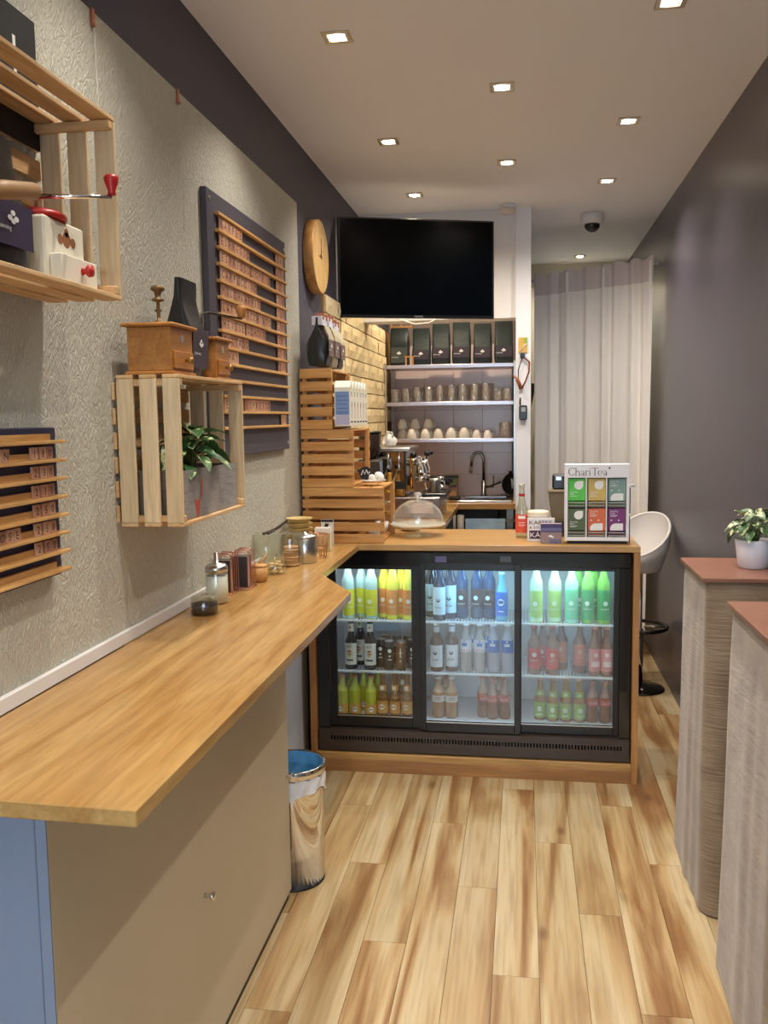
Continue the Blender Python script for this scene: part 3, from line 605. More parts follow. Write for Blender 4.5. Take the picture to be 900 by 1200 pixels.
for bay, z, shn, lst in place:
    cnt = {}
    for k, px, dpt in lst: cnt[(k, dpt >= 1.9)] = cnt.get((k, dpt >= 1.9), 0)+1
    seen = {}
    for k, px, dpt in sorted(lst, key=lambda q: q[1]):
        back = dpt >= 1.9; seen[(k, back)] = seen.get((k, back), 0)+1
        n, N = seen[(k, back)], cnt[(k, back)]
        row = ' of the rear row' if back else ''
        which = '' if N == 1 else (ORD[n-1]+' from left, ')
        lab = DESC[k]+', '+which+shn+(', rear row, ' if back else ', ')+BAYD[bay]
        loc = (fx[bay](px), FRONT+dpt*0.034+(0.0 if dpt < 3 else 0.005), z)
        if k not in protoB: o = protoB[k] = bottle(k); o.location = loc; o['label'] = lab
        else: o = dup(protoB[k], loc, lab)
        o['group'] = ('cans' if 'can' in k else 'bottles')+' on the '+shn+' behind the '+BAYD[bay]
        o.rotation_euler = (0, 0, random.uniform(-0.25, 0.25))

# ------------------------------------------------------------------ television on its arm
def quadbox(p00, p10, z0, z1, th):
    """upright slab whose face runs from p00 to p10 (x, y); thickness away from the viewer"""
    a = Vector((p00[0], p00[1])); b = Vector((p10[0], p10[1])); d_ = (b-a).normalized(); n_ = Vector((-d_.y, d_.x))*th
    return [(a.x, a.y, z0), (b.x, b.y, z0), (b.x+n_.x, b.y+n_.y, z0), (a.x+n_.x, a.y+n_.y, z0), (a.x, a.y, z1), (b.x, b.y, z1), (b.x+n_.x, b.y+n_.y, z1), (a.x+n_.x, a.y+n_.y, z1)]
ta, tb = Vector((-0.905, 4.50)), Vector((-0.148, 4.78)); td = (tb-ta).normalized(); tn = Vector((-td.y, td.x))
t = thing('television', 'large flat black television under the ceiling, angled across the corner', 'television', (-0.53, 4.64, 1.947))
part('casing', MB().hexa(quadbox(ta, tb, 1.947, 2.436, 0.03)), M_black, t, bevel=0.003)
sa = ta+td*0.010-tn*0.0012; sb = tb-td*0.010-tn*0.0012
part('screen', MB().hexa(quadbox(sa, sb, 1.962, 2.427, 0.001)), M_screen, t)
ba = ta+td*0.385-tn*0.002; bb = ba+td*0.045
part('badge', MB().hexa(quadbox(ba, bb, 1.9495, 1.9585, 0.001)), M_steel, t)
c0 = (ta+tb)/2+tn*0.03
part('mount_arm', MB().box(c0.x-0.08, c0.x+0.08, c0.y+0.003, c0.y+0.03, 2.11, 2.27).tube([(c0.x, c0.y+0.02, 2.19), (c0.x+0.12, 4.97, 2.19), (c0.x, 5.16, 2.19)], 0.014), M_darkmetal, t, kind='stuff')

# ------------------------------------------------------------------ clock: plain wooden disc
t = thing('wall_clock', 'round pale wooden wall clock on the dark band', 'clock', (-0.9195, 3.97, 2.15))
part('case', MB().lathe([(0.150, 0.0), (0.158, 0.004), (0.158, 0.042), (0.154, 0.046)], c=(0, 0, 0), n=48, axis='x', smooth=True), M_kz, t, world=False)
part('face', MB().lathe([(0.153, 0.0462), (0.1525, 0.0465)], n=48, axis='x'), wood('clock_face_wood', (222, 184, 122), (204, 162, 98), 'z', 0.5), t, world=False)
part('hand', MB().box(0.0472, 0.0484, -0.003, 0.003, -0.01, 0.075), M_copper, t, world=False)
part('hand', MB().box(0.0486, 0.0496, -0.045, 0.01, -0.002, 0.002), M_copper, t, world=False)

# ------------------------------------------------------------------ wall letter boards with little wooden tiles
M_board = mat('slate_board', (74, 70, 80), 0.6, bump=0.1)
M_boardn = mat('navy_board', (44, 46, 74), 0.6, bump=0.1)
M_tl = [mat('letter_tile_wood_%d' % i, c, 0.55, var=0.12, bscale=30) for i, c in enumerate(((196, 142, 112), (174, 124, 100), (206, 160, 128)))]
_tm = {}
def tile_mesh(ch, w, h, d_, k):
    key = (ch, w, k)
    if key not in _tm:
        b = MB().box(-d_/2, d_/2, 0.0006, w-0.0006, 0, h)
        if ch.strip(): b.text(ch, (d_/2+0.0004, w/2, h*0.18), (0, 1, 0), (0, 0, 1), h*0.62, 1)
        _tm[key] = b.mesh('letter_tile', [M_tl[k], M_ink])
    return _tm[key]
t = thing('letter_board', 'tall slate menu board with slim wooden rails and letter tiles', 'menu board', (-0.89, 2.95, 1.335))
part('panel', MB().box(-0.8985, -0.880, 2.517, 3.372, 1.336, 2.102), M_board, t, bevel=0.002)
zr = [2.042-0.0476*i for i in range(14)]
for z in zr: part('rail', MB().box(-0.8795, -0.866, 2.582, 3.345, z-0.004, z+0.0045), M_rail, t, bevel=0.001)
for (y, z) in ((2.54, 2.075), (3.35, 2.07), (3.35, 1.36)): part('screw', MB().lathe([(0.007, 0.0), (0.006, 0.003), (0, 0.004)], c=(-0.8798, y, z), axis='x', n=10), M_steel, t)
rows_ = ['KAFFEE', 'ESPRESSO', 'ESPRESSO DOPPIO', 'CAPPUCCINO', 'MILCHKAFFEE', 'LATTE MACCHIATO', 'HEISSE SCHOKO', 'CORTADO', 'CHAI', '', '', 'EXTRA ESPRESSO', '']
prices = ['1 80', '1 90', '2 70', '2 50', '2 60', '2 80', '2 90', '2 40', '2 60', '', '', '', '50']
tw = 0.0362; th = 0.037
for i, (s, p) in enumerate(zip(rows_, prices)):
    zb = zr[i+1]+0.0052; y = 2.600
    for c in s:
        if c != ' ': part('letter_tile', tile_mesh(c, tw, th, 0.004, random.randrange(3)), None, t, loc=(-0.8735+0.89, y-2.95, zb-1.335))
        y += tw if c != ' ' else 0.018
    y = 3.215 if len(p) > 2 else 3.24
    for c in p:
        if c != ' ': part('letter_tile', tile_mesh(c, 0.030, th, 0.004, random.randrange(3)), None, t, loc=(-0.8735+0.89, y-2.95, zb-1.335))
        y += 0.031 if c != ' ' else 0.008
t = thing('price_board', 'low navy price board with ledge rails near the worktop front', 'price board', (-0.89, 1.3, 1.16))
part('panel', MB().box(-0.8985, -0.880, 0.98, 1.618, 1.158, 1.440), M_boardn, t, bevel=0.002)
zq = [1.416-0.0345*i for i in range(8)]
for z in zq:
    part('back_rail', MB().box(-0.8795, -0.874, 0.985, 1.588, z, z+0.012), M_rail, t)
    part('front_rail', MB().box(-0.8795, -0.856, 0.985, 1.612, z-0.006, z-0.0002), M_rail, t, bevel=0.001)
for i, (s, p) in enumerate([('APFELN', '1 80'), ('', '2 30'), ('', '2 30'), ('', '2 50'), ('COLA DOSE', '2 50'), ('', '2 50')]):
    zb = zq[i+1]+0.0003
    y = (1.440 if i == 0 else 1.462)-0.0235*len(s)
    for c in s:
        if c != ' ': part('letter_tile', tile_mesh(c, 0.0230, 0.0225, 0.0039, random.randrange(3)), None, t, loc=(-0.8705+0.89, y-1.3, zb-1.16))
        y += 0.0235
    y = 1.508
    for c in p:
        if c != ' ': part('letter_tile', tile_mesh(c, 0.0231, 0.0225, 0.0039, random.randrange(3)), None, t, loc=(-0.8705+0.89, y-1.3, zb-1.16))
        y += 0.0237 if c != ' ' else 0.006
t = single('black_wall_sign', 'black square sign behind the top of the upper crate', 'sign',
           MB().box(-0.8985, -0.888, 1.30, 1.632, 1.95, 2.178).box(-0.8878, -0.8872, 1.553, 1.562, 2.06, 2.128, 1), [M_matteb, M_whiteink])
for k, y in enumerate((1.89, 2.369)):
    t = thing('picture_hook', ('copper hook with nylon thread on the panel edge above the upper crate', 'copper hook with nylon thread on the panel edge beside the letter board')[k], 'hook', (-0.898, y, 2.29), 'copper hooks on the wall panel edge')
    part('clip', MB().box(-0.8995, -0.894, y-0.006, y+0.006, 2.276, 2.312).box(-0.8938, -0.890, y-0.005, y+0.005, 2.276, 2.280), M_copper, t, kind='stuff')
    part('thread', MB().tube([(-0.893, y, 2.272), (-0.893, y+0.004, 1.95)], 0.0006, 4), mat('nylon', (225, 222, 210), 0.3), t)

# ------------------------------------------------------------------ wooden crates on the wall (opening faces the room)
def slat(t, b, m, **k): return part('slat', b, m, t, bevel=0.0012, **k)
def wall_crate(label, y0, y1, z0, z1, xf=-0.742, xb=-0.8995):
    t = thing('wooden_crate', label, 'crate', (xb, (y0+y1)/2, z0), 'wooden crates hung on the wall')
    w = 0.0385; xs = [xf-w, xf-0.0535-w, xf-0.107-w]
    for x in xs:
        x = max(x, xb+0.0085)
        for (ya, yb) in ((y0, y0+0.008), (y1-0.008, y1)): slat(t, MB().box(x, x+w, ya, yb, z0+0.0085, z1-0.0085), M_cz)
        for (za, zb) in ((z0, z0+0.008), (z1-0.008, z1)): slat(t, MB().box(x, x+w, y0, y1, za, zb), M_cy)
    n = 6; h = (z1-z0-0.01)/n
    for i in range(n): slat(t, MB().box(xb, xb+0.0075, y0+0.0, y1, z0+0.01+i*h, z0+0.01+i*h+h*0.68), M_cy)
    for (ya, za) in ((y0+0.0085, z0+0.0085), (y1-0.0245, z0+0.0085), (y0+0.0085, z1-0.0245), (y1-0.0245, z1-0.0245)):
        part('corner_batten', MB().box(xb+0.008, xf-0.001, ya, ya+0.016, za, za+0.016), M_cx, t, bevel=0.002)
    return t
wall_crate('pale wooden crate hung high on the wall holding a white coffee mill', 1.175, 1.637, 1.674, 2.003)
wall_crate('pale wooden crate hung lower on the wall holding a leafy plant', 1.905, 2.362, 1.214, 1.550)

def coffee_bag(name, label, cx, cy, z, w, d_, h, lean=0.0, face='x', fold=0.25, lab=(58, 48, 72), group=None, body=(22, 22, 24), stripe=False, emb=True, lh=0.32, lz=0.18):
    """side-gusseted pouch: boxy foot, pinched and folded-over top; front faces +x ('x') or -y ('y')"""
    t = thing(name, label, 'coffee bag', (cx, cy, z), group)
    nu, nv = 24, 12
    rr = random.Random(int(abs(cx*1000+cy*777)))
    def fn(u, v):
        a = 2*PI*u
        c_, s_ = math.cos(a), math.sin(a)
        k = 0.32
        sx = math.copysign(abs(c_)**k, c_); sy = math.copysign(abs(s_)**k, s_)
        tp = max(0, (v-(1-fold*1.6))/(fold*1.6)); dep = d_/2*(1-(0.72 if w > 0.12 else 0.85)*min(1, tp*1.5)**0.8)*(0.84+0.16*math.sin(PI*min(1, v*1.2))); wid = w/2*(1-0.10*tp)
        wob = 1+0.03*math.sin(9*v+5*a)+0.02*(rr.random()-.5)
        if v < 0.04: wob *= 0.94
        X = sy*wid*wob; Y = -sx*dep*wob
        # Y is depth (front is negative), X width
        return (X, Y + lean*v*h, v*h)
    b = MB(); b.grid(fn, nu, nv, 0, True, wrap=True)
    base = len(b.v); b.add([fn(i/nu, 0) for i in range(nu)], [tuple(range(nu-1, -1, -1))]); b.add([fn(i/nu, 1) for i in range(nu)], [tuple(range(nu))])
    lb = MB(); z0, z1 = h*lz, h*(lz+lh)
    def lf(u, v): return ((u-.5)*w*0.86, -d_/2*1.055-0.0012+lean*(z0+(z1-z0)*v), z0+(z1-z0)*v)
    lb.grid(lf, 3, 3, 0)
    if emb:
        zc = z0+(z1-z0)*0.62; yy = -d_/2*1.055-0.0022+lean*zc
        for (dx, dz) in ((-.008, 0), (.0, .007), (.008, 0), (0, -.004)):
            lb.add([(dx*w/.12+.006*w/.12*math.cos(2*PI*i/8), yy, zc+dz*w/.12+.004*w/.12*math.sin(2*PI*i/8)) for i in range(8)], [tuple(range(8))], 1)
        lb.text('Johanning', (-0.22*w, yy, z0+(z1-z0)*0.34), (1, 0, 0), (0, 0, 1), 0.055*w, 1, 'c', 0.34*w)
    if face == 'x':
        R = Matrix.Rotation(PI/2, 4, 'Z'); b.xf(R); lb.xf(R)
    part('pouch', b, mat('pouch_%d_%d_%d' % body, body, 0.55 if body[0] < 20 else 0.36, coat=0.0 if body[0] < 20 else 0.15, bump=0.5, bscale=30), t, world=False)
    part('label', lb, [mat('bag_label_%d_%d_%d' % lab, lab, 0.45), M_whiteink], t, world=False)
    if group and 'top crate' in group:
        sb_ = MB(); sb_.grid(lambda u, v: tuple((Matrix.Rotation(PI/2, 4, 'Z') @ Vector(((u-.5)*w*0.9, -d_/2*(1.07-0.55*max(0, v-.25)), h*(0.54+0.30*v)))).xyz), 6, 5); part('silver_band', sb_, mat('silver_foil', (206, 196, 166), 0.35, 0.2, bump=0.6, bscale=30), t, world=False)
    return t

# upper crate contents
ZU = 1.6835
coffee_bag('coffee_bag', 'black coffee bag with purple label inside the upper wall crate', -0.822, 1.345, ZU, 0.135, 0.07, 0.215, lab=(56, 48, 74), fold=0.35)
t = thing('coffee_mill', 'white and red enamel coffee mill in the upper wall crate', 'coffee mill', (-0.82, 1.53, ZU))
M_enam = mat('cream_enamel', (232, 226, 206), 0.35)
part('body', MB().box(-0.870, -0.790, 1.450, 1.590, ZU+0.001, ZU+0.112), M_enam, t, bevel=0.004)
dr = part('drawer', MB().box(-0.7895, -0.768, 1.462, 1.592, ZU+0.004, ZU+0.050), M_enam, t, bevel=0.002)
part('knob', MB().lathe([(0.006, 0), (0.0045, 0.005), (0.011, 0.012), (0.010, 0.018), (0, 0.021)], c=(-0.7678, 1.535, ZU+0.029), axis='x', n=16), M_red, dr)
part('lid', MB().lathe([(0.050, 0), (0.050, 0.008), (0.040, 0.014), (0.01, 0.016)], c=(-0.83, 1.500, ZU+0.1125), n=28), M_red, t)
em = MB()
for (dy, dz, r) in ((0, 0.002, .014), (-0.022, 0.0, .009), (0.022, 0.0, .009), (0, 0.014, .008)): em.lathe([(r, 0), (r*0.95, 0.0006)], c=(-0.7899, 1.525+dy, ZU+0.080+dz), axis='x', n=14)
part('emblem', em, mat('brown_print', (150, 96, 60), 0.6), t)
part('crank', MB().tube([(-0.83, 1.500, ZU+0.128), (-0.83, 1.500, ZU+0.150), (-0.815, 1.500, ZU+0.152), (-0.700, 1.520, ZU+0.150)], [0.004, 0.004, 0.0045, 0.0035], 8), M_chrome, t)
part('crank_knob', MB().lathe([(0.0075, 0), (0.006, 0.006), (0.011, 0.020), (0.013, 0.028), (0.010, 0.033), (0, 0.034)], c=(-0.700, 1.520, ZU+0.153), n=16), M_red, t)
single('wooden_rolling_handle', 'round wooden handle lying across the bag in the upper crate', 'handle', MB().tube([(-0.74, 1.200, ZU+0.088), (-0.741, 1.25, ZU+0.1), (-0.742, 1.335, ZU+0.118), (-0.743, 1.350, ZU+0.121)], [0.013, 0.014, 0.013, 0.007], 14), mat('old_brown_wood', (150, 112, 70), 0.5, var=0.1, bscale=40))

# on the lower crate
ZL = 1.5505
def wood_mill(label, x0, x1, y0, y1, h, knob_at):
    t = thing('wooden_coffee_mill', label, 'coffee mill', ((x0+x1)/2, (y0+y1)/2, ZL), 'old wooden coffee mills on the lower crate')
    part('foot', MB().box(x0-0.004, x1+0.006, y0-0.005, y1+0.005, ZL, ZL+0.007), M_oldwood, t, bevel=0.002)
    part('body', MB().box(x0, x1, y0, y1, ZL+0.0072, ZL+h), M_oldwood, t, bevel=0.002)
    part('top_plate', MB().box(x0-0.010, x1+0.010, y0-0.014, y1+0.014, ZL+h+0.0002, ZL+h+0.008), M_oldwood, t, bevel=0.003)
    d_ = part('drawer', MB().box(x1+0.0002, x1+0.005, y0+0.008, y1-0.008, ZL+0.014, ZL+0.052), M_oldwood, t, bevel=0.0015)
    part('knob', MB().lathe([(0.004, 0), (0.004, 0.005), (0.009, 0.011), (0.008, 0.017), (0, 0.019)], c=(x1+0.0052, (y0+y1)/2+0.005, ZL+0.033), axis='x', n=14), mat('brass_knob', (160, 118, 62), 0.3, 0.6), d_)
    part('maker_plate', MB().lathe([(0.010, 0), (0.009, 0.001)], c=(x1+0.0002, (y0+y1)/2, ZL+h*0.78), axis='x', n=10), M_steel, t)
    return t
t = wood_mill('amber wooden coffee mill with turned post on the lower crate', -0.862, -0.760, 1.915, 2.045, 0.104, None)
cx, cy, z = -0.815, 1.985, ZL+0.1122
part('spindle', MB().lathe([(0.020, 0), (0.010, 0.010), (0.004, 0.014), (0.004, 0.030), (0.009, 0.034), (0.004, 0.038), (0.004, 0.052), (0.015, 0.056), (0.013, 0.060), (0.006, 0.064), (0.008, 0.074), (0.016, 0.080), (0.014, 0.088), (0.0, 0.091)], c=(cx, cy, z), n=18), mat('bronzed_brass', (122, 98, 62), 0.4, 0.5), t)
t = wood_mill('amber wooden coffee mill half hidden behind the black bag', -0.862, -0.768, 2.235, 2.335, 0.100, None)
part('crank', MB().tube([(-0.82, 2.28, ZL+0.108), (-0.82, 2.28, ZL+0.170), (-0.81, 2.30, ZL+0.176), (-0.765, 2.445, ZL+0.174)], 0.003, 8), M_darkmetal, t)
part('crank_knob', MB().lathe([(0.008, 0), (0.010, 0.004), (0.015, 0.022), (0.014, 0.030), (0.007, 0.034), (0, 0.035)], c=(-0.765, 2.445, ZL+0.176), n=16), M_oldwood, t)
coffee_bag('coffee_bag', 'tall black coffee bag standing between the two wooden mills', -0.818, 2.143, ZL, 0.125, 0.075, 0.235, lab=(62, 50, 62), fold=0.34, lz=0.10, lh=0.40, lean=-0.04)

# leaves
_lm = {}
def leaf_mesh(L_, wd, curl, M, key):
    if key in _lm: return _lm[key]
    b = MB(); nu, nv = 5, 6
    def fn(u, v):
        wv = wd*math.sin(PI*min(1, v*0.95+0.05))**0.7*(1-v*0.35); x = (u-.5)*wv
        return (x, v*L_, abs(u-.5)*wv*0.35 - curl*L_*v*v + 0.0015*math.sin(v*17+u*5))
    b.grid(fn, nu, nv); _lm[key] = b.mesh('leaf', M); return _lm[key]
def leafy(t, c, n, R, h, L_, wd, M, key, flat=None, yr=None):
    stem = MB(); rr = random.Random(hash(key) % 1000 if False else len(key)*7)
    ms = [leaf_mesh(L_*(0.8+0.2*k), wd*(0.8+0.2*k), 0.2+0.25*k, M, key+str(k)) for k in range(3)]
    T = t.location
    for i in range(n):
        a = i*2.4; q = math.sqrt((i+.5)/n); px = c[0]+math.cos(a)*R[0]*q*0.75; py = c[1]+math.sin(a)*R[1]*q*0.75
        pz = c[2]+h*(1-0.75*q*q)+(rr.random()-.5)*h*0.25
        o = part('leaf', ms[i % 3], None, t, loc=(px-T.x, py-T.y, pz-T.z))
        o.rotation_euler = (math.radians(rr.uniform(-30, 25)+(1-q)*30), math.radians(rr.uniform(-25, 25)), a-PI/2+rr.uniform(-.5, .5))
        stem.tube([(c[0]+(px-c[0])*0.2, c[1]+(py-c[1])*0.2, c[2]-0.01), ((c[0]+px)/2, (c[1]+py)/2, (c[2]+pz)/2+0.005), (px, py, pz)], 0.0013, 5)
    part('stems', stem, mat('green_stem', (84, 110, 54), 0.5), t, kind='stuff')
# planter in the lower crate
t = thing('potted_pothos', 'leafy green and cream plant in a grey felt trough inside the lower crate', 'plant', (-0.815, 2.13, 1.2235))
fe = fabric_mat('grey_felt', (122, 108, 92), (88, 78, 66))
b = MB(); x0, x1, y0, y1, z0, z1 = -0.875, -0.755, 1.935, 2.325, 1.2235, 1.335
b.box(x0, x1, y0, y0+0.008, z0, z1); b.box(x0, x1, y1-0.008, y1, z0, z1); b.box(x0, x0+0.008, y0+0.008, y1-0.008, z0, z1); b.box(x1-0.008, x1, y0+0.008, y1-0.008, z0, z1); b.box(x0+0.008, x1-0.008, y0+0.008, y1-0.008, z0, z0+0.008)
part('trough', b, fe, t)
part('soil', MB().box(x0+0.0085, x1-0.0085, y0+0.0085, y1-0.0085, z0+0.0085, z1-0.010), mat('soil', (60, 44, 32), 0.95, bump=0.8, bscale=120), t)
pr_ = MB(); pr_.add([(x1+0.0006, 2.03+0.03*math.cos(a)*0.6, 1.252+0.022*math.sin(a)+0.012*math.cos(2*a)) for a in [i*PI/5 for i in range(10)]], [tuple(range(10))]); pr_.add([(x1+0.0006, 2.05, 1.27), (x1+0.0006, 2.062, 1.268), (x1+0.0006, 2.066, 1.312), (x1+0.0006, 2.060, 1.312)], [(0, 1, 2, 3)])
part('red_print', pr_, mat('faded_red_print', (168, 74, 58), 0.8), t)
LM = leaf_mat('pothos_leaf', (52, 92, 46), (196, 206, 150), 0.55)
leafy(t, (-0.800, 2.10, 1.330), 34, (0.035, 0.13), 0.095, 0.058, 0.056, LM, 'pothos')

# ------------------------------------------------------------------ things along the worktop by the wall
ZW = 0.9453
def lathe_thing(name, label, cat, loc, prof, M, group=None, n=28, extra=None):
    t = thing(name, label, cat, loc, group); part('body', MB().lathe(prof, n=n), M, t, world=False); return t
t = thing('bean_jar', 'low round glass jar of dark coffee beans at front of the wall row', 'jar', (-0.822, 2.235, ZW))
part('glass', MB().lathe([(0.034, 0), (0.036, 0.003), (0.036, 0.036), (0.033, 0.040)], n=32, cap=False), thin_glass('jar_glass', (244, 246, 238), base=0.10), t, world=False)
part('beans', MB().lathe([(0.034, 0.002), (0.0352, 0.027), (0.02, 0.031), (0, 0.030)], n=28), mat('coffee_beans', (44, 30, 22), 0.6, bump=1.0, bscale=220), t, world=False)
part('lid', MB().lathe([(0.035, 0.0405), (0.035, 0.044), (0.010, 0.046), (0.008, 0.054), (0, 0.055)], n=28), thin_glass('jar_glass', (244, 246, 238)), t, world=False)
t = thing('sugar_dispenser', 'glass sugar shaker with steel lid and pouring spout', 'sugar shaker', (-0.836, 2.375, ZW))
part('glass', MB().lathe([(0.030, 0), (0.031, 0.003), (0.031, 0.080), (0.029, 0.086)], n=28, cap=False), thin_glass('jar_glass', (244, 246, 238)), t, world=False)
part('sugar', MB().lathe([(0.0302, 0.003), (0.0302, 0.076), (0.01, 0.078), (0, 0.0775)], n=24), mat('white_sugar', (238, 234, 226), 0.9), t, world=False)
part('lid', MB().lathe([(0.0315, 0.0865), (0.0315, 0.100), (0.026, 0.108), (0.007, 0.112), (0.007, 0.140), (0.0055, 0.141)], n=24), M_steel, t, world=False)
for k, (x, y) in enumerate(((-0.862, 2.520), (-0.835, 2.60))):
    t = thing('menu_holder', ('copper wire holder with dark menu cards behind the sugar shaker', 'copper wire holder with upright cards behind first wire holder')[k], 'card holder', (x, y, ZW))
    for j in range(5):
        yy = y-0.036+j*0.018; zt = 0.112+0.004*(j % 2)
        part('wire_hoop', MB().tube([(x-0.030, yy, ZW+0.003), (x-0.026, yy+0.010, ZW+zt-0.012), (x-0.015, yy+0.011, ZW+zt), (x+0.015, yy+0.011, ZW+zt), (x+0.026, yy+0.010, ZW+zt-0.012), (x+0.030, yy, ZW+0.003)], 0.0016, 6, closed=True), M_copper, t)
    part('base_wire', MB().tube([(x-0.032, y-0.04, ZW+0.002), (x+0.032, y-0.04, ZW+0.002), (x+0.032, y+0.04, ZW+0.002), (x-0.032, y+0.04, ZW+0.002)], 0.0018, 6, closed=True), M_copper, t)
    for j in range(3): part('menu_card', MB().box(x-0.024, x+0.024, y-0.026+j*0.016, y-0.021+j*0.016, ZW+0.006, ZW+0.098), mat('menu_card_%d' % (j % 2), ((58, 48, 52), (206, 190, 172))[j % 2], 0.6), t)
t = thing('sugar_pot', 'small round wooden pot with spoon beside the glass cookie jar', 'pot', (-0.815, 2.705, ZW))
part('bowl', MB().lathe([(0.020, 0), (0.026, 0.003), (0.028, 0.046), (0.0265, 0.046), (0.024, 0.010)], n=26), M_kx, t, world=False)
part('lid', MB().lathe([(0.0285, 0.0465), (0.0285, 0.052), (0.012, 0.056), (0, 0.057)], n=26), M_kx, t, world=False)
part('spoon', MB().tube([(0.0, 0.004, 0.057), (0.012, 0.010, 0.066), (0.022, 0.018, 0.083)], [0.004, 0.0025, 0.003], 8), M_kx, t, world=False)
t = thing('cookie_jar', 'squat glass jar of pale biscuits beside the small wooden pot', 'jar', (-0.800, 2.845, ZW))
part('glass', MB().lathe([(0.030, 0), (0.034, 0.004), (0.035, 0.022), (0.030, 0.042), (0.027, 0.046), (0.027, 0.062)], n=28, cap=False), thin_glass('jar_glass', (244, 246, 238)), t, world=False)
bi_ = MB(); rr = random.Random(5)
for k in range(12):
    a = k*2.4; bi_.lathe([(0.008, 0), (0.010, 0.002), (0.008, 0.006), (0, 0.007)], c=(0.017*math.cos(a), 0.017*math.sin(a), 0.003+0.0028*k), n=10)
part('biscuits', bi_, mat('pale_biscuit', (214, 184, 130), 0.8, var=0.1), t, world=False, kind='stuff')
t = thing('tall_glass_jar', 'tall clear storage glass against the wall with tongs across it', 'glass jar', (-0.856, 2.940, ZW))
part('glass', MB().lathe([(0.040, 0), (0.042, 0.004), (0.042, 0.118), (0.038, 0.122)], n=30, cap=False), thin_glass('vase_glass', (236, 240, 228), base=0.10, opac=0.06), t, world=False)
part('base', MB().lathe([(0.038, 0.0005), (0.038, 0.006), (0, 0.007)], n=24), thin_glass('vase_glass'), t, world=False)
t = thing('glass_cylinder', 'clear glass cylinder of cookies between wall glass and steel canister', 'glass jar', (-0.790, 3.005, ZW))
part('glass', MB().lathe([(0.036, 0), (0.038, 0.004), (0.038, 0.108), (0.036, 0.112)], n=30, cap=False), thin_glass('jar_glass'), t, world=False)
part('lid', MB().lathe([(0.039, 0.1125), (0.039, 0.118), (0.008, 0.122), (0.010, 0.132), (0, 0.134)], n=28), thin_glass('jar_glass'), t, world=False)
ck = MB()
for k in range(8): ck.lathe([(0.024, 0), (0.027, 0.003), (0.024, 0.007), (0, 0.008)], c=(0.003*math.cos(k*2), 0.003*math.sin(k*2), 0.002+0.0085*k), n=16)
part('cookies', ck, mat('almond_cookie', (214, 166, 124), 0.8, var=0.15), t, world=False, kind='stuff')
tg = MB(); tg.tube([(-0.845, 2.87, ZW+0.128), (-0.85, 2.95, ZW+0.1255), (-0.850, 3.04, ZW+0.1255), (-0.835, 3.135, ZW+0.139)], [0.004, 0.0025, 0.0025, 0.005], 6); tg.tube([(-0.830, 2.87, ZW+0.129), (-0.833, 2.95, ZW+0.1265), (-0.838, 3.04, ZW+0.1265), (-0.835, 3.135, ZW+0.143)], [0.004, 0.0025, 0.0025, 0.004], 6)
single('serving_tongs', 'dark metal tongs lying across the tall wall glass', 'tongs', tg, M_darkmetal)
t = thing('steel_canister', 'polished steel canister with hinged clear lid', 'canister', (-0.758, 3.085, ZW))
part('body', MB().lathe([(0.040, 0), (0.042, 0.002), (0.042, 0.086), (0.040, 0.088)], n=36), M_steel, t, world=False)
part('lid', MB().lathe([(0.043, 0.0885), (0.043, 0.094), (0.030, 0.100), (0.006, 0.102), (0.006, 0.108), (0, 0.109)], n=30), M_steel, t, world=False)
t = thing('wire_basket', 'small copper wire basket beside the polished steel canister', 'basket', (-0.735, 3.190, ZW))
for z_, r_ in ((0.003, 0.030), (0.040, 0.034), (0.086, 0.038)): part('hoop', MB().tube([(r_*math.cos(a), r_*math.sin(a), z_) for a in [2*PI*i/20 for i in range(20)]], 0.0014, 6, closed=True), M_copper, t, world=False)
for i in range(12):
    a = 2*PI*i/12; part('wire', MB().tube([(0.030*math.cos(a), 0.030*math.sin(a), 0.003), (0.038*math.cos(a+0.25), 0.038*math.sin(a+0.25), 0.086)], 0.0011, 5), M_copper, t, world=False)
M_bam = mat('bamboo_fibre', (198, 172, 112), 0.6, var=0.06)
# stack of bowls against the wall
for k in range(7):
    single('bamboo_bowl', 'tan paper bowl, %s of the stack behind the steel canister' % ['bottom one', 'second from the bottom', 'third from the bottom', 'middle one', 'third from the top', 'second from the top', 'top one'][k], 'bowl',
           MB().lathe([(0.034, 0), (0.046, 0.012), (0.049, 0.0165), (0.051, 0.0175), (0.050, 0.0185), (0.047, 0.0172), (0.040, 0.012), (0.033, 0.003)], c=(-0.838, 3.33, ZW+0.055+k*0.0125) if False else (-0.838, 3.33, ZW+k*0.0186), n=28, cap=False).lathe([(0.034, 0.0005), (0.033, 0.003)], c=(-0.838, 3.33, ZW+k*0.0186), n=28), M_bam, group='tan bowls stacked behind the canister')
t = thing('napkin_holder', 'white napkins in a slim woven holder beside the black and white card', 'napkin holder', (-0.752, 3.36, ZW))
part('holder', MB().box(-0.785, -0.722, 3.335, 3.342, ZW, ZW+0.07).box(-0.785, -0.722, 3.378, 3.385, ZW, ZW+0.07).box(-0.785, -0.722, 3.343, 3.377, ZW, ZW+0.004), M_bam, t, kind='stuff')
for k in range(6): part('napkin', MB().box(-0.783, -0.724, 3.344+k*0.0055, 3.3480+k*0.0055, ZW+0.005, ZW+0.088+0.002*(k % 2)), mat('napkin_white', (236, 230, 220), 0.9), t)
t = thing('printed_card', 'white leaflet with black drawings leaning at the crates foot', 'card', (-0.765, 3.50, ZW))
part('sheet', MB().box(-0.793, -0.742, 3.500, 3.503, ZW, ZW+0.105), mat('card_white', (232, 228, 222), 0.6), t)
pb = MB()
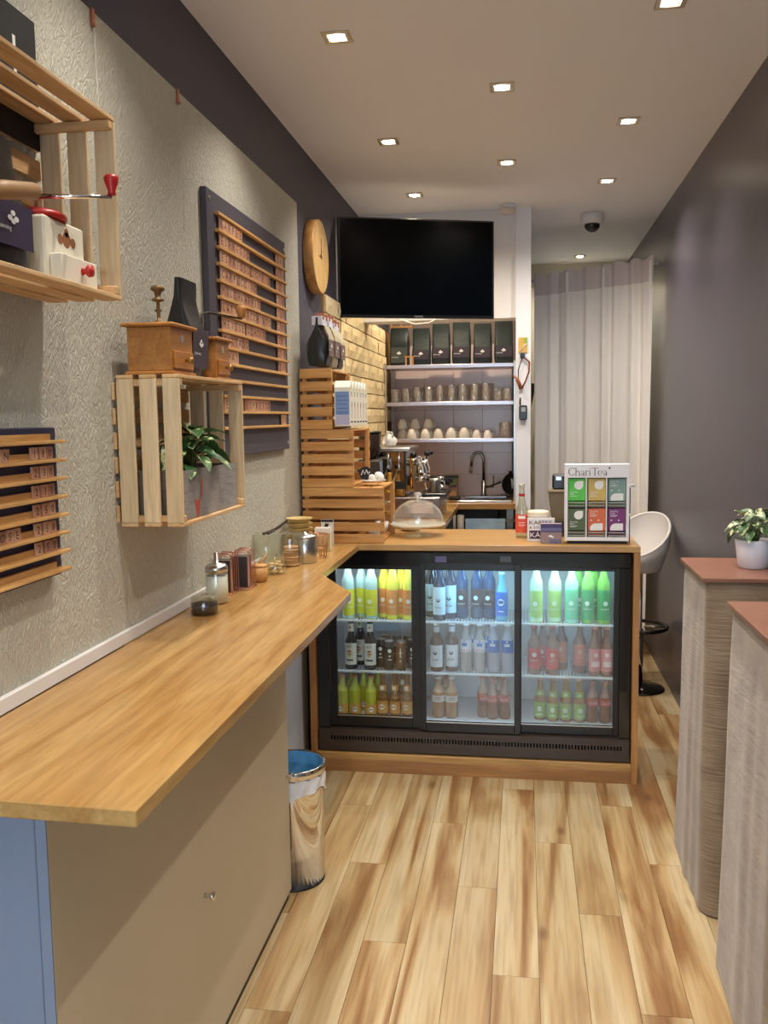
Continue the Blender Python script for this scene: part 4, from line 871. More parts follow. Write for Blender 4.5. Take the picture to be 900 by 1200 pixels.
for (x, z_, r) in ((-0.770, 0.080, .012), (-0.764, 0.055, .014), (-0.772, 0.028, .010)):
    pb.add([(x+r*math.cos(2*PI*i/9)*(1 if i % 2 else .6), 3.4996, ZW+z_+r*math.sin(2*PI*i/9)*(1 if i % 2 else .6)) for i in range(9)], [tuple(range(9))])
pb.box(-0.791, -0.744, 3.4993, 3.4997, ZW+0.094, ZW+0.104)
part('print', pb, M_ink, t, kind='stuff')

# ------------------------------------------------------------------ stepped honey coloured crates standing on the bar
def bar_crate(label, x0, x1, y0, y1, z0, z1, n=5):
    t = thing('slatted_crate', label, 'crate', ((x0+x1)/2, y0, z0), 'honey coloured crates stepped against the wall')
    h = (z1-z0)/n
    for (ya, yb) in ((y0, y0+0.009), (y1-0.009, y1)):
        for i in range(n): slat(t, MB().box(x0, x1, ya, yb, z0+i*h+0.0005, z0+i*h+h*0.74), M_kx)
    for i in range(n): slat(t, MB().box(x0, x0+0.007, y0+0.0095, y1-0.0095, z0+i*h+0.0005, z0+i*h+h*0.74), M_ky)
    m_ = max(2, int(round((x1-x0)/0.06))); w = (x1-x0-0.008)/m_
    for i in range(m_):
        for zz in (z0+0.0005, z1-h*0.26-0.0075): slat(t, MB().box(x0+0.008+i*w, x0+0.008+i*w+w*0.84, y0+0.0095, y1-0.0095, zz, zz+0.007), M_ky)
    for (xa, ya) in ((x0+0.0075, y0+0.0095), (x0+0.0075, y1-0.0265), (x1-0.018, y0+0.0095), (x1-0.018, y1-0.0265)):
        part('corner_post', MB().box(xa, xa+0.017, ya, ya+0.017, z0+0.008, z1-h*0.26-0.008), M_kz, t)
    return t
bar_crate('honey slatted crate at the bottom of the stepped stack', -0.885, -0.551, 3.575, 3.90, ZW+0.0002, 1.182)
bar_crate('honey slatted crate in the middle of the stepped stack', -0.885, -0.672, 3.575, 3.98, 1.1705, 1.416)
bar_crate('narrow honey slatted crate at the top of the stepped stack', -0.885, -0.755, 3.575, 3.98, 1.4045, 1.660)

# ------------------------------------------------------------------ on the stepped crates
ZC1, ZC2, ZC3 = 1.1823, 1.4163, 1.6603
M_carton = mat('carton_white', (232, 228, 212), 0.5); M_cblue = mat('carton_blue_side', (120, 148, 196), 0.5); M_lilac = mat('carton_lilac', (186, 180, 206), 0.5)
def carton(y, lab):
    t = thing('drink_carton', lab, 'carton', (-0.714, y+0.033, ZC2), 'white drink cartons lined up on the middle crate')
    x0, x1, y0, y1, z0 = -0.746, -0.682, y, y+0.066, ZC2
    part('box', MB().box(x0, x1, y0, y1, z0, z0+0.155), M_carton, t, bevel=0.001)
    part('gable_top', MB().hexa([(x0, y0, z0+0.1552), (x1, y0, z0+0.1552), (x1, y1, z0+0.1552), (x0, y1, z0+0.1552), (x0, y0+0.028, z0+0.182), (x1, y0+0.028, z0+0.182), (x1, y1-0.028, z0+0.182), (x0, y1-0.028, z0+0.182)]), M_carton, t)
    b = MB(); b.box(x0+0.004, x1-0.004, y0-0.0008, y0-0.0002, z0+0.045, z0+0.138, 0); b.box(x0+0.004, x1-0.004, y0-0.0008, y0-0.0002, z0+0.006, z0+0.043, 1)
    for k in range(5): b.box(x0+0.010, x1-0.010, y0-0.0012, y0-0.0009, z0+0.055+k*0.016, z0+0.0565+k*0.016, 2)
    part('blue_side_panel', b, [M_cblue, M_lilac, M_ink], t, label='blue and lilac side with small print')
    b = MB(); xc = x1+0.0006
    hs = [(0, -.009), (.008, 0), (.008, .005), (.004, .008), (0, .004), (-.004, .008), (-.008, .005), (-.008, 0)]
    b.add([(xc, (y0+y1)/2+a*1.6, z0+0.128+c*1.3) for a, c in hs], [tuple(range(8))], 0)
    b.add([(xc+.0003, (y0+y1)/2+a*1.1, z0+0.1285+c*0.85) for a, c in hs], [tuple(range(8))], 3)
    b.add([(xc, (y0+y1)/2+.007*math.cos(2*PI*i/10), z0+0.085+.014*math.sin(2*PI*i/10)) for i in range(10)], [tuple(range(10))], 1)
    b.box(x1+0.0003, xc, (y0+y1)/2-.002, (y0+y1)/2+.002, z0+0.030, z0+0.072, 1)
    b.box(x1+0.0003, xc, y0+0.010, y1-0.014, z0+0.014, z0+0.020, 2)
    b.add([(xc, y0+0.016+.009*math.cos(2*PI*i/8), z0+0.148+.006*math.sin(2*PI*i/8)) for i in range(8)], [tuple(range(8))], 4)
    part('front_print', b, [M_ink, mat('cocoa_print', (128, 74, 50), 0.6), M_ink, M_carton, mat('leaf_print', (190, 200, 110), 0.6)], t, label='front print with heart and spoon')
for k in range(6):
    carton(3.582+k*0.0675, 'white drink carton on the middle crate, '+['nearest, showing its blue side', 'second from the front', 'third from the front', 'fourth from the front', 'fifth from the front', 'farthest of the row'][k])
KP = (150, 124, 84)
for k, (y, w, h, body, lab) in enumerate(((3.645, .115, .190, (30, 28, 28), 'black coffee bag with pegged top, front one on the top crate'), (3.765, .115, .195, (150, 138, 112), 'silvery coffee bag with grey label, middle one on the top crate'), (3.885, .11, .185, (34, 32, 32), 'dark coffee bag, rear one on the top crate'))):
    t = coffee_bag('coffee_bag', lab, -0.815, y, ZC3, w, 0.09, h, lab=(112, 88, 84), body=body, fold=0.3, lz=0.2, lh=0.34, group='coffee bags on the top crate')
    b = MB(); b.box(-0.020, 0.022, -w*0.42, w*0.42, h-0.030, h+0.006)
    part('paper_tag', b, mat('folded_white_paper', (222, 222, 232), 0.7, var=0.1, bscale=60), t, world=False)
    for dy in (-0.03, 0.03): part('peg', MB().box(-0.006, 0.027, dy-0.004, dy+0.004, h-0.008, h+0.018), mat('peg_wood', (200, 120, 90), 0.6), t, world=False)
# tray of small things on the bottom crate
t = thing('serving_plate', 'white plate at the front edge of the bottom crate', 'plate', (-0.612, 3.70, ZC1))
part('dish', MB().lathe([(0.035, 0), (0.040, 0.003), (0.052, 0.008), (0.054, 0.010), (0.050, 0.009), (0.036, 0.005), (0, 0.005)], n=30), M_porc, t, world=False)
t = thing('round_sign', 'small round black sign with white zigzag mark on the plate', 'sign', (-0.645, 3.70, ZC1+0.0105))
part('disc', MB().lathe([(0.027, 0), (0.027, 0.005)], c=(0, 0, 0.028), axis='y', n=24), M_matteb, t, world=False)
zz_ = [(-.018, .020), (-.010, .040), (-.003, .024), (.004, .042), (.012, .022), (.018, .034)]
part('mark', MB().tube([(a, -0.001, c) for a, c in zz_], 0.0022, 6), M_whiteink, t, world=False)
for k, (dx, dy, s_, lb) in enumerate(((0.02, 0.012, .020, 'white espresso cup upside down behind the round sign'), (0.034, -0.022, .016, 'little white creamer cup at the plate edge'), (-0.002, -0.03, .015, 'little white creamer cup below the round sign'))):
    t = thing('small_cup', lb, 'cup', (-0.612+dx, 3.70+dy, ZC1+0.0105), 'white cups on the plate')
    part('bowl', MB().lathe([(s_*0.9, 0), (s_, 0.003), (s_*0.8, s_*1.3), (s_*0.5, s_*1.6), (0, s_*1.62)], n=20), M_porc, t, world=False)
single('dried_flowers', 'bunch of small dark dried flowers behind the round sign', 'flowers', MB().tube([(-0.66, 3.745, ZC1+0.0005), (-0.65, 3.74, ZC1+0.02), (-0.655, 3.74, ZC1+0.045)], [0.012, 0.016, 0.004], 6), mat('dark_petals', (54, 44, 42), 0.9, bump=1, bscale=150))
# cups inside the bottom crate opening
for k in range(4):
    t = thing('stored_cup', 'white cup inside the bottom crate, %s' % ['first behind the slats', 'second row', 'third row', 'rear row'][k], 'cup', (-0.60, 3.64+k*0.062, 0.9545), 'cups inside the bottom crate')
    part('bowl', MB().lathe([(0.020, 0), (0.029, 0.030), (0.031, 0.050), (0.028, 0.050), (0.018, 0.005)], n=20), M_porc, t, world=False)

# ------------------------------------------------------------------ on the bar top
t = thing('cake_stand', 'glass cake stand with dome and empty plate on the bar', 'cake stand', (-0.442, 3.82, ZW))
G1 = thin_glass('stand_glass', (248, 248, 240), base=0.12, opac=0.05)
part('foot', MB().lathe([(0.052, 0), (0.050, 0.004), (0.020, 0.010), (0.009, 0.016), (0.009, 0.036), (0.020, 0.044)], n=32), G1, t, world=False)
part('plate', MB().lathe([(0.0, 0.0445), (0.110, 0.0445), (0.119, 0.052), (0.117, 0.053), (0.108, 0.048), (0, 0.048)], n=40), thin_glass('frosted_plate', (245, 245, 238), base=0.15, opac=0.35, ocol=(236, 232, 220)), t, world=False)
dm = [(0.108, 0.0485), (0.110, 0.060)]+[(0.110*math.cos(a), 0.060+0.096*math.sin(a)) for a in [i*PI/20 for i in range(1, 10)]]+[(0.010, 0.156)]
part('dome', MB().lathe(dm, n=40, cap=False), thin_glass('dome_glass', (250, 250, 246), base=0.12, opac=0.05), t, world=False)
part('dome_knob', MB().lathe([(0.010, 0.1565), (0.009, 0.160), (0.016, 0.168), (0.017, 0.178), (0.012, 0.184), (0, 0.185)], n=24), thin_glass('knob_glass', (235, 235, 228), base=0.25, opac=0.25), t, world=False)
t = thing('cream_bowl', 'shallow cream bowl behind the cake stand foot', 'bowl', (-0.495, 3.995, ZW))
part('bowl', MB().lathe([(0.028, 0), (0.044, 0.008), (0.047, 0.026), (0.045, 0.026), (0.040, 0.008), (0, 0.004)], n=28), mat('cream_bowl', (210, 196, 160), 0.25), t, world=False)
t = thing('lemonade_bottle', 'clear glass bottle with red labels standing on the bar', 'bottle', (-0.004, 3.785, ZW))
part('body', MB().lathe(prof_bottle(0.026, 0.225, 0.0105, 0.48, 0.74), n=24, cap=False), thin_glass('bottle_clear', (226, 228, 210), base=0.14, opac=0.08), t, world=False)
part('base', MB().lathe([(0.022, 0.001), (0.022, 0.004), (0, 0.005)], n=20), mat('thick_base_glass', (140, 140, 96), 0.15), t, world=False)
part('label', cyl_label(0.0262, 0.022, 0.098, [('rect', .03, .012, .086, 1), ('text', 'frische', .009, .050, 1, .028), ('rect', .03, .002, .064, 1)], arc=3.6), [mat('coral_label', (214, 84, 66), 0.5), M_whiteink], t, world=False)
part('neck_label', cyl_label(0.0125, 0.172, 0.182, [], arc=5.5), [M_red], t, world=False)
part('rim', MB().lathe([(0.0118, 0.213), (0.0125, 0.216), (0.0125, 0.222), (0.010, 0.225), (0.009, 0.216)], n=20, cap=False), thin_glass('rim_glass', (225, 225, 215), base=0.3, opac=0.2), t, world=False)
t = thing('white_jar', 'white round jar with cream lid behind the KAFFEE card', 'jar', (0.062, 3.745, ZW))
part('body', MB().lathe([(0.036, 0), (0.040, 0.004), (0.041, 0.088), (0.037, 0.094)], n=32), M_porc, t, world=False)
part('lid', MB().lathe([(0.042, 0.0945), (0.043, 0.098), (0.043, 0.112), (0.040, 0.116), (0.0, 0.118)], n=32), mat('cream_lid', (226, 212, 184), 0.5), t, world=False)
part('wire_clip', MB().tube([(0.043*math.cos(a), 0.043*math.sin(a), 0.0965) for a in [2*PI*i/24 for i in range(24)]], 0.0022, 6, closed=True), M_porc, t, world=False)
t = thing('kaffee_card', 'white card sign reading KAFFEE on the bar', 'sign', (0.072, 3.66, ZW))
part('card', MB().box(0.018, 0.126, 3.665, 3.669, ZW, ZW+0.095), mat('sign_white', (236, 232, 234), 0.5), t, bevel=0.0008)
b = MB(); b.text('KAFFEE', (0.026, 3.6645, ZW+0.068), (1, 0, 0), (0, 0, 1), 0.016, 0, 'l', 0.090); b.text('& STÜCK', (0.026, 3.6645, ZW+0.051), (1, 0, 0), (0, 0, 1), 0.010, 0, 'l', 0.074)
b.box(0.026, 0.112, 3.6643, 3.6647, ZW+0.010, ZW+0.044, 1); b.text('KÄSE', (0.030, 3.6640, ZW+0.017), (1, 0, 0), (0, 0, 1), 0.019, 2, 'l', 0.070)
part('lettering', b, [M_ink, mat('aubergine_print', (66, 34, 66), 0.5), M_whiteink], t)
t = thing('blue_card', 'small blue and taupe card box in front of the KAFFEE card', 'card box', (0.112, 3.60, ZW))
part('box', MB().box(0.070, 0.152, 3.602, 3.640, ZW, ZW+0.078), mat('taupe_card', (150, 126, 128), 0.5), t, bevel=0.0008)
b = MB(); b.box(0.070, 0.152, 3.6012, 3.6018, ZW+0.046, ZW+0.078, 0); b.box(0.070, 0.152, 3.6010, 3.6012, ZW+0.050, ZW+0.062, 1); b.box(0.104, 0.150, 3.6012, 3.6018, ZW+0.002, ZW+0.016, 1)
b.add([(0.108+0.008*math.cos(2*PI*i/10), 3.6012, ZW+0.030+0.004*math.sin(2*PI*i/10)) for i in range(10)], [tuple(range(10))], 2)
b.add([(0.116+0.006*math.cos(2*PI*i/10), 3.6011, ZW+0.026+0.003*math.sin(2*PI*i/10)) for i in range(10)], [tuple(range(10))], 2)
part('front_print', b, [mat('navy_print', (70, 60, 112), 0.5), mat('slate_print', (106, 104, 142), 0.5), M_whiteink], t)
t = thing('card_terminal', 'dark register terminal with olive body behind the tea display', 'till', (0.150, 3.86, ZW))
part('body', MB().hexa([(0.128, 3.82, ZW), (0.215, 3.82, ZW), (0.215, 3.90, ZW), (0.128, 3.90, ZW), (0.106, 3.81, ZW+0.185), (0.225, 3.81, ZW+0.185), (0.225, 3.90, ZW+0.185), (0.106, 3.90, ZW+0.185)]), mat('olive_brown_body', (106, 90, 62), 0.4), t, bevel=0.003)
part('top_plate', MB().box(0.104, 0.228, 3.802, 3.905, ZW+0.1855, ZW+0.196), mat('olive_brown_top', (130, 112, 78), 0.35), t, bevel=0.002)
part('printer', MB().box(0.122, 0.205, 3.82, 3.885, ZW+0.1965, ZW+0.258), M_black, t, bevel=0.006)
part('printer_button', MB().box(0.136, 0.158, 3.8185, 3.8198, ZW+0.235, ZW+0.250), M_steel, t)
part('card_slot', MB().box(0.134, 0.170, 3.806, 3.8155, ZW+0.015, ZW+0.065), M_black, t, bevel=0.002)
part('slot_screen', MB().box(0.140, 0.160, 3.8050, 3.8058, ZW+0.03, ZW+0.058), mat('grey_blue_screen', (130, 146, 170), 0.3), t)

# tea display
t = thing('tea_display', 'white ChariTea carton display with six coloured tea boxes', 'display', (0.285, 3.61, ZW))
TX0, TX1, TY, TZ0, TZ1 = 0.163, 0.408, 3.600, ZW+0.012, ZW+0.312
M_tw = mat('display_white', (238, 236, 238), 0.5)
def stroke_text(b, ox, oz, k, y):
    """ChariTea in light serif strokes, thick verticals and thin curves"""
    def bar(x0, z0, x1, z1, w):
        a = Vector((x0, 0, z0)); c = Vector((x1, 0, z1)); d_ = (c-a).normalized(); n_ = Vector((-d_.z, 0, d_.x))*w/2
        b.add([(ox+k*1.12*p.x, y, oz+k*p.z) for p in (a+n_, a-n_, c-n_, c+n_)], [(0, 1, 2, 3)], 0)
    def arc(cx, cz, rx, rz, a0, a1, w0, w1, n=10):
        P = []
        for i in range(n+1):
            a = math.radians(a0+(a1-a0)*i/n); w = w0+(w1-w0)*abs(math.cos(a))
            P.append(((cx+(rx+w/2)*math.cos(a), cz+(rz+w/2)*math.sin(a)), (cx+(rx-w/2)*math.cos(a), cz+(rz-w/2)*math.sin(a))))
        for i in range(n): b.add([(ox+k*1.12*x, y, oz+k*z) for x, z in (P[i][0], P[i][1], P[i+1][1], P[i+1][0])], [(0, 1, 2, 3)], 0)
    T_, t_ = 0.085, 0.035
    arc(.38, .5, .34, .47, 40, 320, t_, T_*1.1, 18); bar(.63, .78, .66, .98, t_); bar(.62, .2, .66, .3, t_)
    x = .82; bar(x, 0, x, 1.02, T_); bar(x-.08, 0.01, x+.08, 0.01, t_); bar(x-.09, 1.0, x, 1.0, t_); arc(x+.19, .40, .17, .20, 0, 180, t_, T_); bar(x+.36, 0, x+.36, .42, T_); bar(x+.28, .01, x+.44, .01, t_)
    x = 1.36; arc(x+.15, .17, .13, .15, 0, 360, t_, T_*.8, 14); arc(x+.15, .42, .15, .18, 0, 150, t_, T_*.8); bar(x+.32, 0.02, x+.32, .46, T_); bar(x+.32, .01, x+.42, .01, t_)
    x = 1.92; bar(x, 0, x, .62, T_); bar(x-.08, .01, x+.10, .01, t_); bar(x-.08, .6, x, .6, t_); arc(x+.17, .42, .15, .18, 50, 170, T_*.7, t_)
    x = 2.32; bar(x, 0, x, .62, T_); bar(x-.08, .01, x+.08, .01, t_); bar(x-.08, .6, x, .6, t_); arc(x, .84, .025, .03, 0, 360, .05, .05, 8)
    x = 2.86; bar(x, 0, x, .98, T_*1.1); bar(x-.34, .97, x+.34, .97, t_*1.2); bar(x-.33, .97, x-.33, .80, t_*1.2); bar(x+.33, .97, x+.33, .80, t_*1.2); bar(x-.12, .01, x+.12, .01, t_)
    x = 3.36; arc(x+.06, .32, .22, .30, 0, 310, t_, T_, 16); bar(x-.16, .34, x+.29, .34, t_)
    x = 3.78; arc(x+.15, .17, .13, .15, 0, 360, t_, T_*.8, 14); arc(x+.15, .42, .15, .18, 0, 150, t_, T_*.8); bar(x+.32, 0.02, x+.32, .46, T_); bar(x+.32, .01, x+.42, .01, t_)
    arc(4.42, .92, .05, .06, 0, 360, .11, .11, 10); bar(4.42, 1.04, 4.54, 1.04, .06)
part('back_panel', MB().box(TX0, TX1, 3.655, 3.659, TZ0, TZ1), M_tw, t)
part('header_panel', MB().box(TX0, TX1, TY, 3.6545, TZ1-0.052, TZ1), M_tw, t, bevel=0.0008)
part('base_panel', MB().box(TX0, TX1, TY, 3.6545, TZ0, TZ0+0.014), M_tw, t, bevel=0.0008)
part('dark_foot', MB().box(TX0+0.012, TX1-0.006, TY+0.004, 3.65, ZW, TZ0-0.0003), M_matteb, t)
for x in (TX0, TX0+0.0795, TX0+0.1565, TX1-0.011):
    part('divider', MB().box(x, x+(0.011 if x in (TX0, TX1-0.011) else 0.004), TY, 3.6545, TZ0+0.0143, TZ1-0.0523), M_tw, t)
b = MB(); stroke_text(b, TX0+0.0125, TZ1-0.044, 0.0315, TY-0.0006)
part('lettering', b, [mat('grey_ink', (70, 66, 66), 0.6)], t)
teas = [[((92, 196, 74), 0, 'Green'), ((206, 178, 98), 0, 'Chai'), ((128, 158, 148), 1, 'Mate')], [((86, 100, 66), 0, 'Black'), ((216, 108, 66), 1, 'Red'), ((122, 52, 112), 1, 'Fruit')]]
for r in range(2):
    for c in range(3):
        col, kind, nm = teas[r][c]; x0 = TX0+0.0125+c*0.0771; w = 0.0655; z1 = TZ1-0.056-r*0.1175; h = 0.086
        bx = part('tea_box', MB().box(x0, x0+w, TY+0.010, TY+0.045, z1-h, z1), mat('tea_%d%d' % (r, c), col, 0.5), t, bevel=0.0006)
        b = MB(); y = TY+0.0094
        def teardrop(cx, cz, R_, half=False):
            P = [(cx+R_*math.cos(a), y, cz+R_*math.sin(a)) for a in [math.radians(90+270*i/16) for i in range(17)]]+[(cx+R_, y, cz+R_)]
            b.add(P, [tuple(range(len(P)))], 0)
        if kind == 0:
            teardrop(x0+w*0.62, z1-0.026, 0.017); tz = z1-0.052; hh = 4 if r == 0 else 5
        else:
            P = [(x0+0.008, y, z1-h), (x0+0.008, y, z1-h+0.008)]+[(x0+0.030+0.022*math.cos(a), y, z1-h+0.008+0.020*math.sin(a)) for a in [math.radians(180-90*i/8) for i in range(9)]]+[(x0+w-0.009, y, z1-h+0.028), (x0+w-0.009, y, z1-h)]
            b.add(P, [tuple(range(len(P)))], 0); tz = z1-0.010; hh = 5
            for q in (0.012, 0.040): b.add([(x0+q+0.003*math.cos(2*PI*i/8), y, z1-0.046+0.003*math.sin(2*PI*i/8)) for i in range(8)], [tuple(range(8))], 0)
        b.text('ChariTea', (x0+0.008, y, tz-0.004), (1, 0, 0), (0, 0, 1), 0.006, 0, 'l', 0.030); b.text(nm, (x0+0.008, y, tz-0.011), (1, 0, 0), (0, 0, 1), 0.005, 0, 'l', 0.018)
        for q in range(hh-3): b.box(x0+0.008, x0+0.036-0.006*q, y, y+0.0003, tz-0.017-q*0.004, tz-0.0155-q*0.004)
        part('print', b, [M_whiteink], bx)
        pk = MB()
        for q in range(6): pk.box(x0+0.001*(q % 2), x0+w-0.0012*(q % 3), TY+0.008+0.001*(q % 3), TY+0.045, z1-h-0.0265+q*0.0040, z1-h-0.0240+q*0.0040, q % 3)
        part('tea_bags', pk, [mat('tea_bag_dark', (78, 72, 66), 0.6), mat('tea_bag_pale', (196, 190, 178), 0.6), mat('tea_%d%d' % (r, c), col)], t, kind='stuff')
t = thing('wall_receiver', 'slim black stand with white knob peeking out beside the tea display', 'stand', (0.418, 3.70, ZW))
part('plate', MB().box(0.412, 0.419, 3.66, 3.70, ZW, ZW+0.10).box(0.412, 0.419, 3.66, 3.70, ZW+0.115, ZW+0.215), M_black, t, kind='stuff')
part('knob', MB().tube([(0.405, 3.68, ZW+0.223), (0.438, 3.68, ZW+0.223)], [0.005, 0.006], 10), M_porc, t)

# ------------------------------------------------------------------ curtain
def curtain():
    t = thing('curtain', 'long off-white pleated curtain closing the passage', 'curtain', (0.42, 5.7, 0.15))
    p0, p1 = Vector((0.088, 5.965)), Vector((0.752, 5.47)); dr_ = (p1-p0).normalized(); nn = Vector((dr_.y, -dr_.x)); Lc = (p1-p0).length
    rr = random.Random(3); fo = [rr.random() for _ in range(20)]
    def fn(z0, z1, hem):
        def f(u, v):
            s_ = u*Lc; z = z0+(z1-z0)*v; q = (z-0.15)/(2.31-0.15)
            a = 0.016*math.sin(u*46+1.5*math.sin(u*9))+0.010*math.sin(u*19+2)+0.006*math.sin(u*83+q*1.2)
            a *= 0.75+0.45*(1-q)
            if hem: a *= 0.85
            s2 = s_+0.012*math.sin(u*23+1)*(1-q)
            p = p0+dr_*s2+nn*(a+0.02+(0.003 if hem else 0))
            return (p.x, p.y, z + (0.010*math.sin(u*46) if (hem and v == 1) else 0))
        return f
    Mc = mat('curtain_linen', (244, 238, 230), 0.9, bump=0.25, bscale=300)
    part('cloth', MB().grid(fn(0.15, 2.318, False), 150, 14), Mc, t)
    part('header_tape', MB().grid(fn(2.20, 2.335, True), 150, 4), mat('curtain_header', (214, 202, 198), 0.9), t)
    part('rod', MB().tube([(0.045, 5.995, 2.30), (0.766, 5.46, 2.30)], 0.008, 10), M_white, t)
curtain()

# ------------------------------------------------------------------ bar stool
t = thing('bar_stool', 'white bucket bar stool on chrome post behind the bar', 'bar stool', (0.605, 4.84, 0))
part('base', MB().lathe([(0.138, 0), (0.140, 0.004), (0.132, 0.010), (0.06, 0.020), (0.03, 0.034)], n=40), mat('dark_chrome', (70, 68, 66), 0.12, 1.0), t, world=False)
part('post', MB().lathe([(0.026, 0.0345), (0.026, 0.32), (0.018, 0.325), (0.018, 0.640)], n=24), M_chrome, t, world=False)
part('footrest', MB().tube([(0.0+0.145*math.cos(a), 0.145*math.sin(a), 0.335) for a in [2*PI*i/32 for i in range(32)]], 0.010, 10, closed=True), mat('dark_chrome'.replace('dark', 'dark'), (70, 68, 66)), t, world=False)
part('footrest_arm', MB().tube([(0.027, 0, 0.335), (0.134, 0, 0.335)], 0.007, 8).tube([(-0.027, 0, 0.335), (-0.134, 0, 0.335)], 0.007, 8), M_chrome, t, world=False, kind='stuff')
def shell(off):
    def f(u, v):
        a = 2*PI*u; r = (0.040+0.098*min(1, v*1.25)**0.8)*1.0+off
        b_ = 0.5+0.5*math.cos(a-math.radians(55))  # back of the seat towards the right wall
        top = 0.075+0.205*b_**1.1
        z = 0.645 + (0.0 if v < 0.35 else top*((v-0.35)/0.65)**1.1) - (0.018 if off > 0 else 0)*(1-v)
        return (r*math.cos(a)*(1+0.04*b_*v), r*math.sin(a), z + off*0.0)
    return f
Ms = mat('white_leatherette', (228, 222, 216), 0.45, bump=0.1, bscale=200)
part('seat_shell', MB().grid(shell(0.012), 48, 12, wrap=True), Ms, t, world=False)
part('seat_lining', MB().grid(shell(0.0), 48, 12, wrap=True).lathe([(0.0, 0.646), (0.046, 0.6455)], n=24, cap=False), Ms, t, world=False)
sf0, sf1 = shell(0.0), shell(0.012)
rim = [Vector(sf0(i/48, 1))*0.5+Vector(sf1(i/48, 1))*0.5 for i in range(48)]
part('rim_piping', MB().tube(rim, 0.0075, 8, closed=True), Ms, t, world=False)
part('seat_pad', MB().lathe([(0.095, 0.652), (0.102, 0.664), (0.094, 0.682), (0.05, 0.688), (0, 0.689)], n=32), Ms, t, world=False)

# ------------------------------------------------------------------ draped high tables with copper tops
M_coptop = mat('copper_brown_top', (146, 100, 80), 0.36, 0.0, var=0.2, bscale=14)
def skirt(fn_pts, z0, z1, name, t, M, ny=16):
    """loop of plan points for the top and the bottom, blended downward with folds"""
    top, bot = fn_pts; n = len(top)
    def f(u, v):
        i = int(round(u*n)) % n; a = Vector(top[i]); b = Vector(bot[i]); q = (1-v)
        p = a.lerp(b, q**0.8); c = Vector((0.64, sum(k[1] for k in top)/n)); d_ = (p-c).normalized()
        w = 0.0022*q**0.5*math.sin(i*0.6+2*math.sin(i*.23))+0.005*q*math.sin(i*0.21+1.0)+0.002*math.sin(i*0.15+7*q)
        return (p.x+d_.x*w, p.y+d_.y*w, z0+(z1-z0)*v)
    b = MB(); b.grid(f, n, ny, wrap=True); return part(name, b, M, t)
def loop(x0, x1, y0, y1, r, n=96):
    P = []; per = [(x1, y0), (x0, y0), (x0, y1), (x1, y1)]
    pts = [(x1, y0)]
    for i in range(9): a = math.radians(270-90*i/8); pts.append((x0+r+r*math.cos(a), y0+r+r*math.sin(a)))
    for i in range(9): a = math.radians(180-90*i/8); pts.append((x0+r+r*math.cos(a), y1-r+r*math.sin(a)))
    pts.append((x1, y1)); pts.append((x1, y0))
    Ls = [0]
    for a, b in zip(pts, pts[1:]): Ls.append(Ls[-1]+math.hypot(b[0]-a[0], b[1]-a[1]))
    for k in range(n):
        s_ = Ls[-1]*k/n; j = max(i for i in range(len(Ls)-1) if Ls[i] <= s_); q = (s_-Ls[j])/max(1e-9, Ls[j+1]-Ls[j])
        P.append((pts[j][0]+(pts[j+1][0]-pts[j][0])*q, pts[j][1]+(pts[j+1][1]-pts[j][1])*q))
    return P
fab = fabric_mat('beige_velour', (150, 130, 108), (128, 108, 88), rib=True); fab2 = fabric_mat('beige_velour_smooth', (152, 134, 114), (132, 114, 96))
def high_table(label, x0, y0, y1, b0, fb, r):
    t = thing('high_table', label, 'table', (0.64, (y0+y1)/2, 0), 'draped high tables against the dark wall')
    part('tabletop', MB().box(x0, 0.760, y0, y1, 0.9615, 0.975), M_coptop, t, bevel=0.002)
    skirt((loop(x0+0.012, 0.752, y0+0.012, y1-0.012, 0.010), loop(*b0, r)), 0.004, 0.9605, 'fabric_skirt', t, fb)
    part('post', MB().tube([(0.64, (y0+y1)/2, 0.03), (0.64, (y0+y1)/2, 0.961)], 0.03, 12), M_darkmetal, t)
    part('foot', MB().lathe([(0.12, 0), (0.12, 0.01), (0.03, 0.029)], c=(0.64, (y0+y1)/2, 0), n=24), M_darkmetal, t)
    return t
high_table('farther copper topped high table, holding the white plant pot', 0.516, 2.695, 3.085, (0.508, 0.760, 2.585, 3.10), fab, 0.055)
high_table('nearer copper topped high table at the picture edge, nothing on it', 0.512, 1.93, 2.365, (0.503, 0.760, 1.87, 2.380), fab2, 0.03)
t = thing('potted_plant', 'small variegated plant in white pot on the farther copper table', 'plant', (0.700, 2.895, 0.9753))
part('pot', MB().lathe([(0.040, 0), (0.044, 0.003), (0.054, 0.085), (0.051, 0.088), (0.046, 0.080), (0.038, 0.070), (0, 0.070)], n=32), mat('white_pot', (232, 230, 238), 0.45), t, world=False)
part('soil', MB().lathe([(0.046, 0.0705), (0.047, 0.077), (0, 0.079)], n=20), mat('soil', (60, 44, 32)), t, world=False)
leafy(t, (0.700, 2.895, 1.065), 36, (0.075, 0.075), 0.085, 0.040, 0.034, leaf_mat('variegated_leaf', (66, 104, 56), (222, 220, 172), 0.5), 'peperomia')

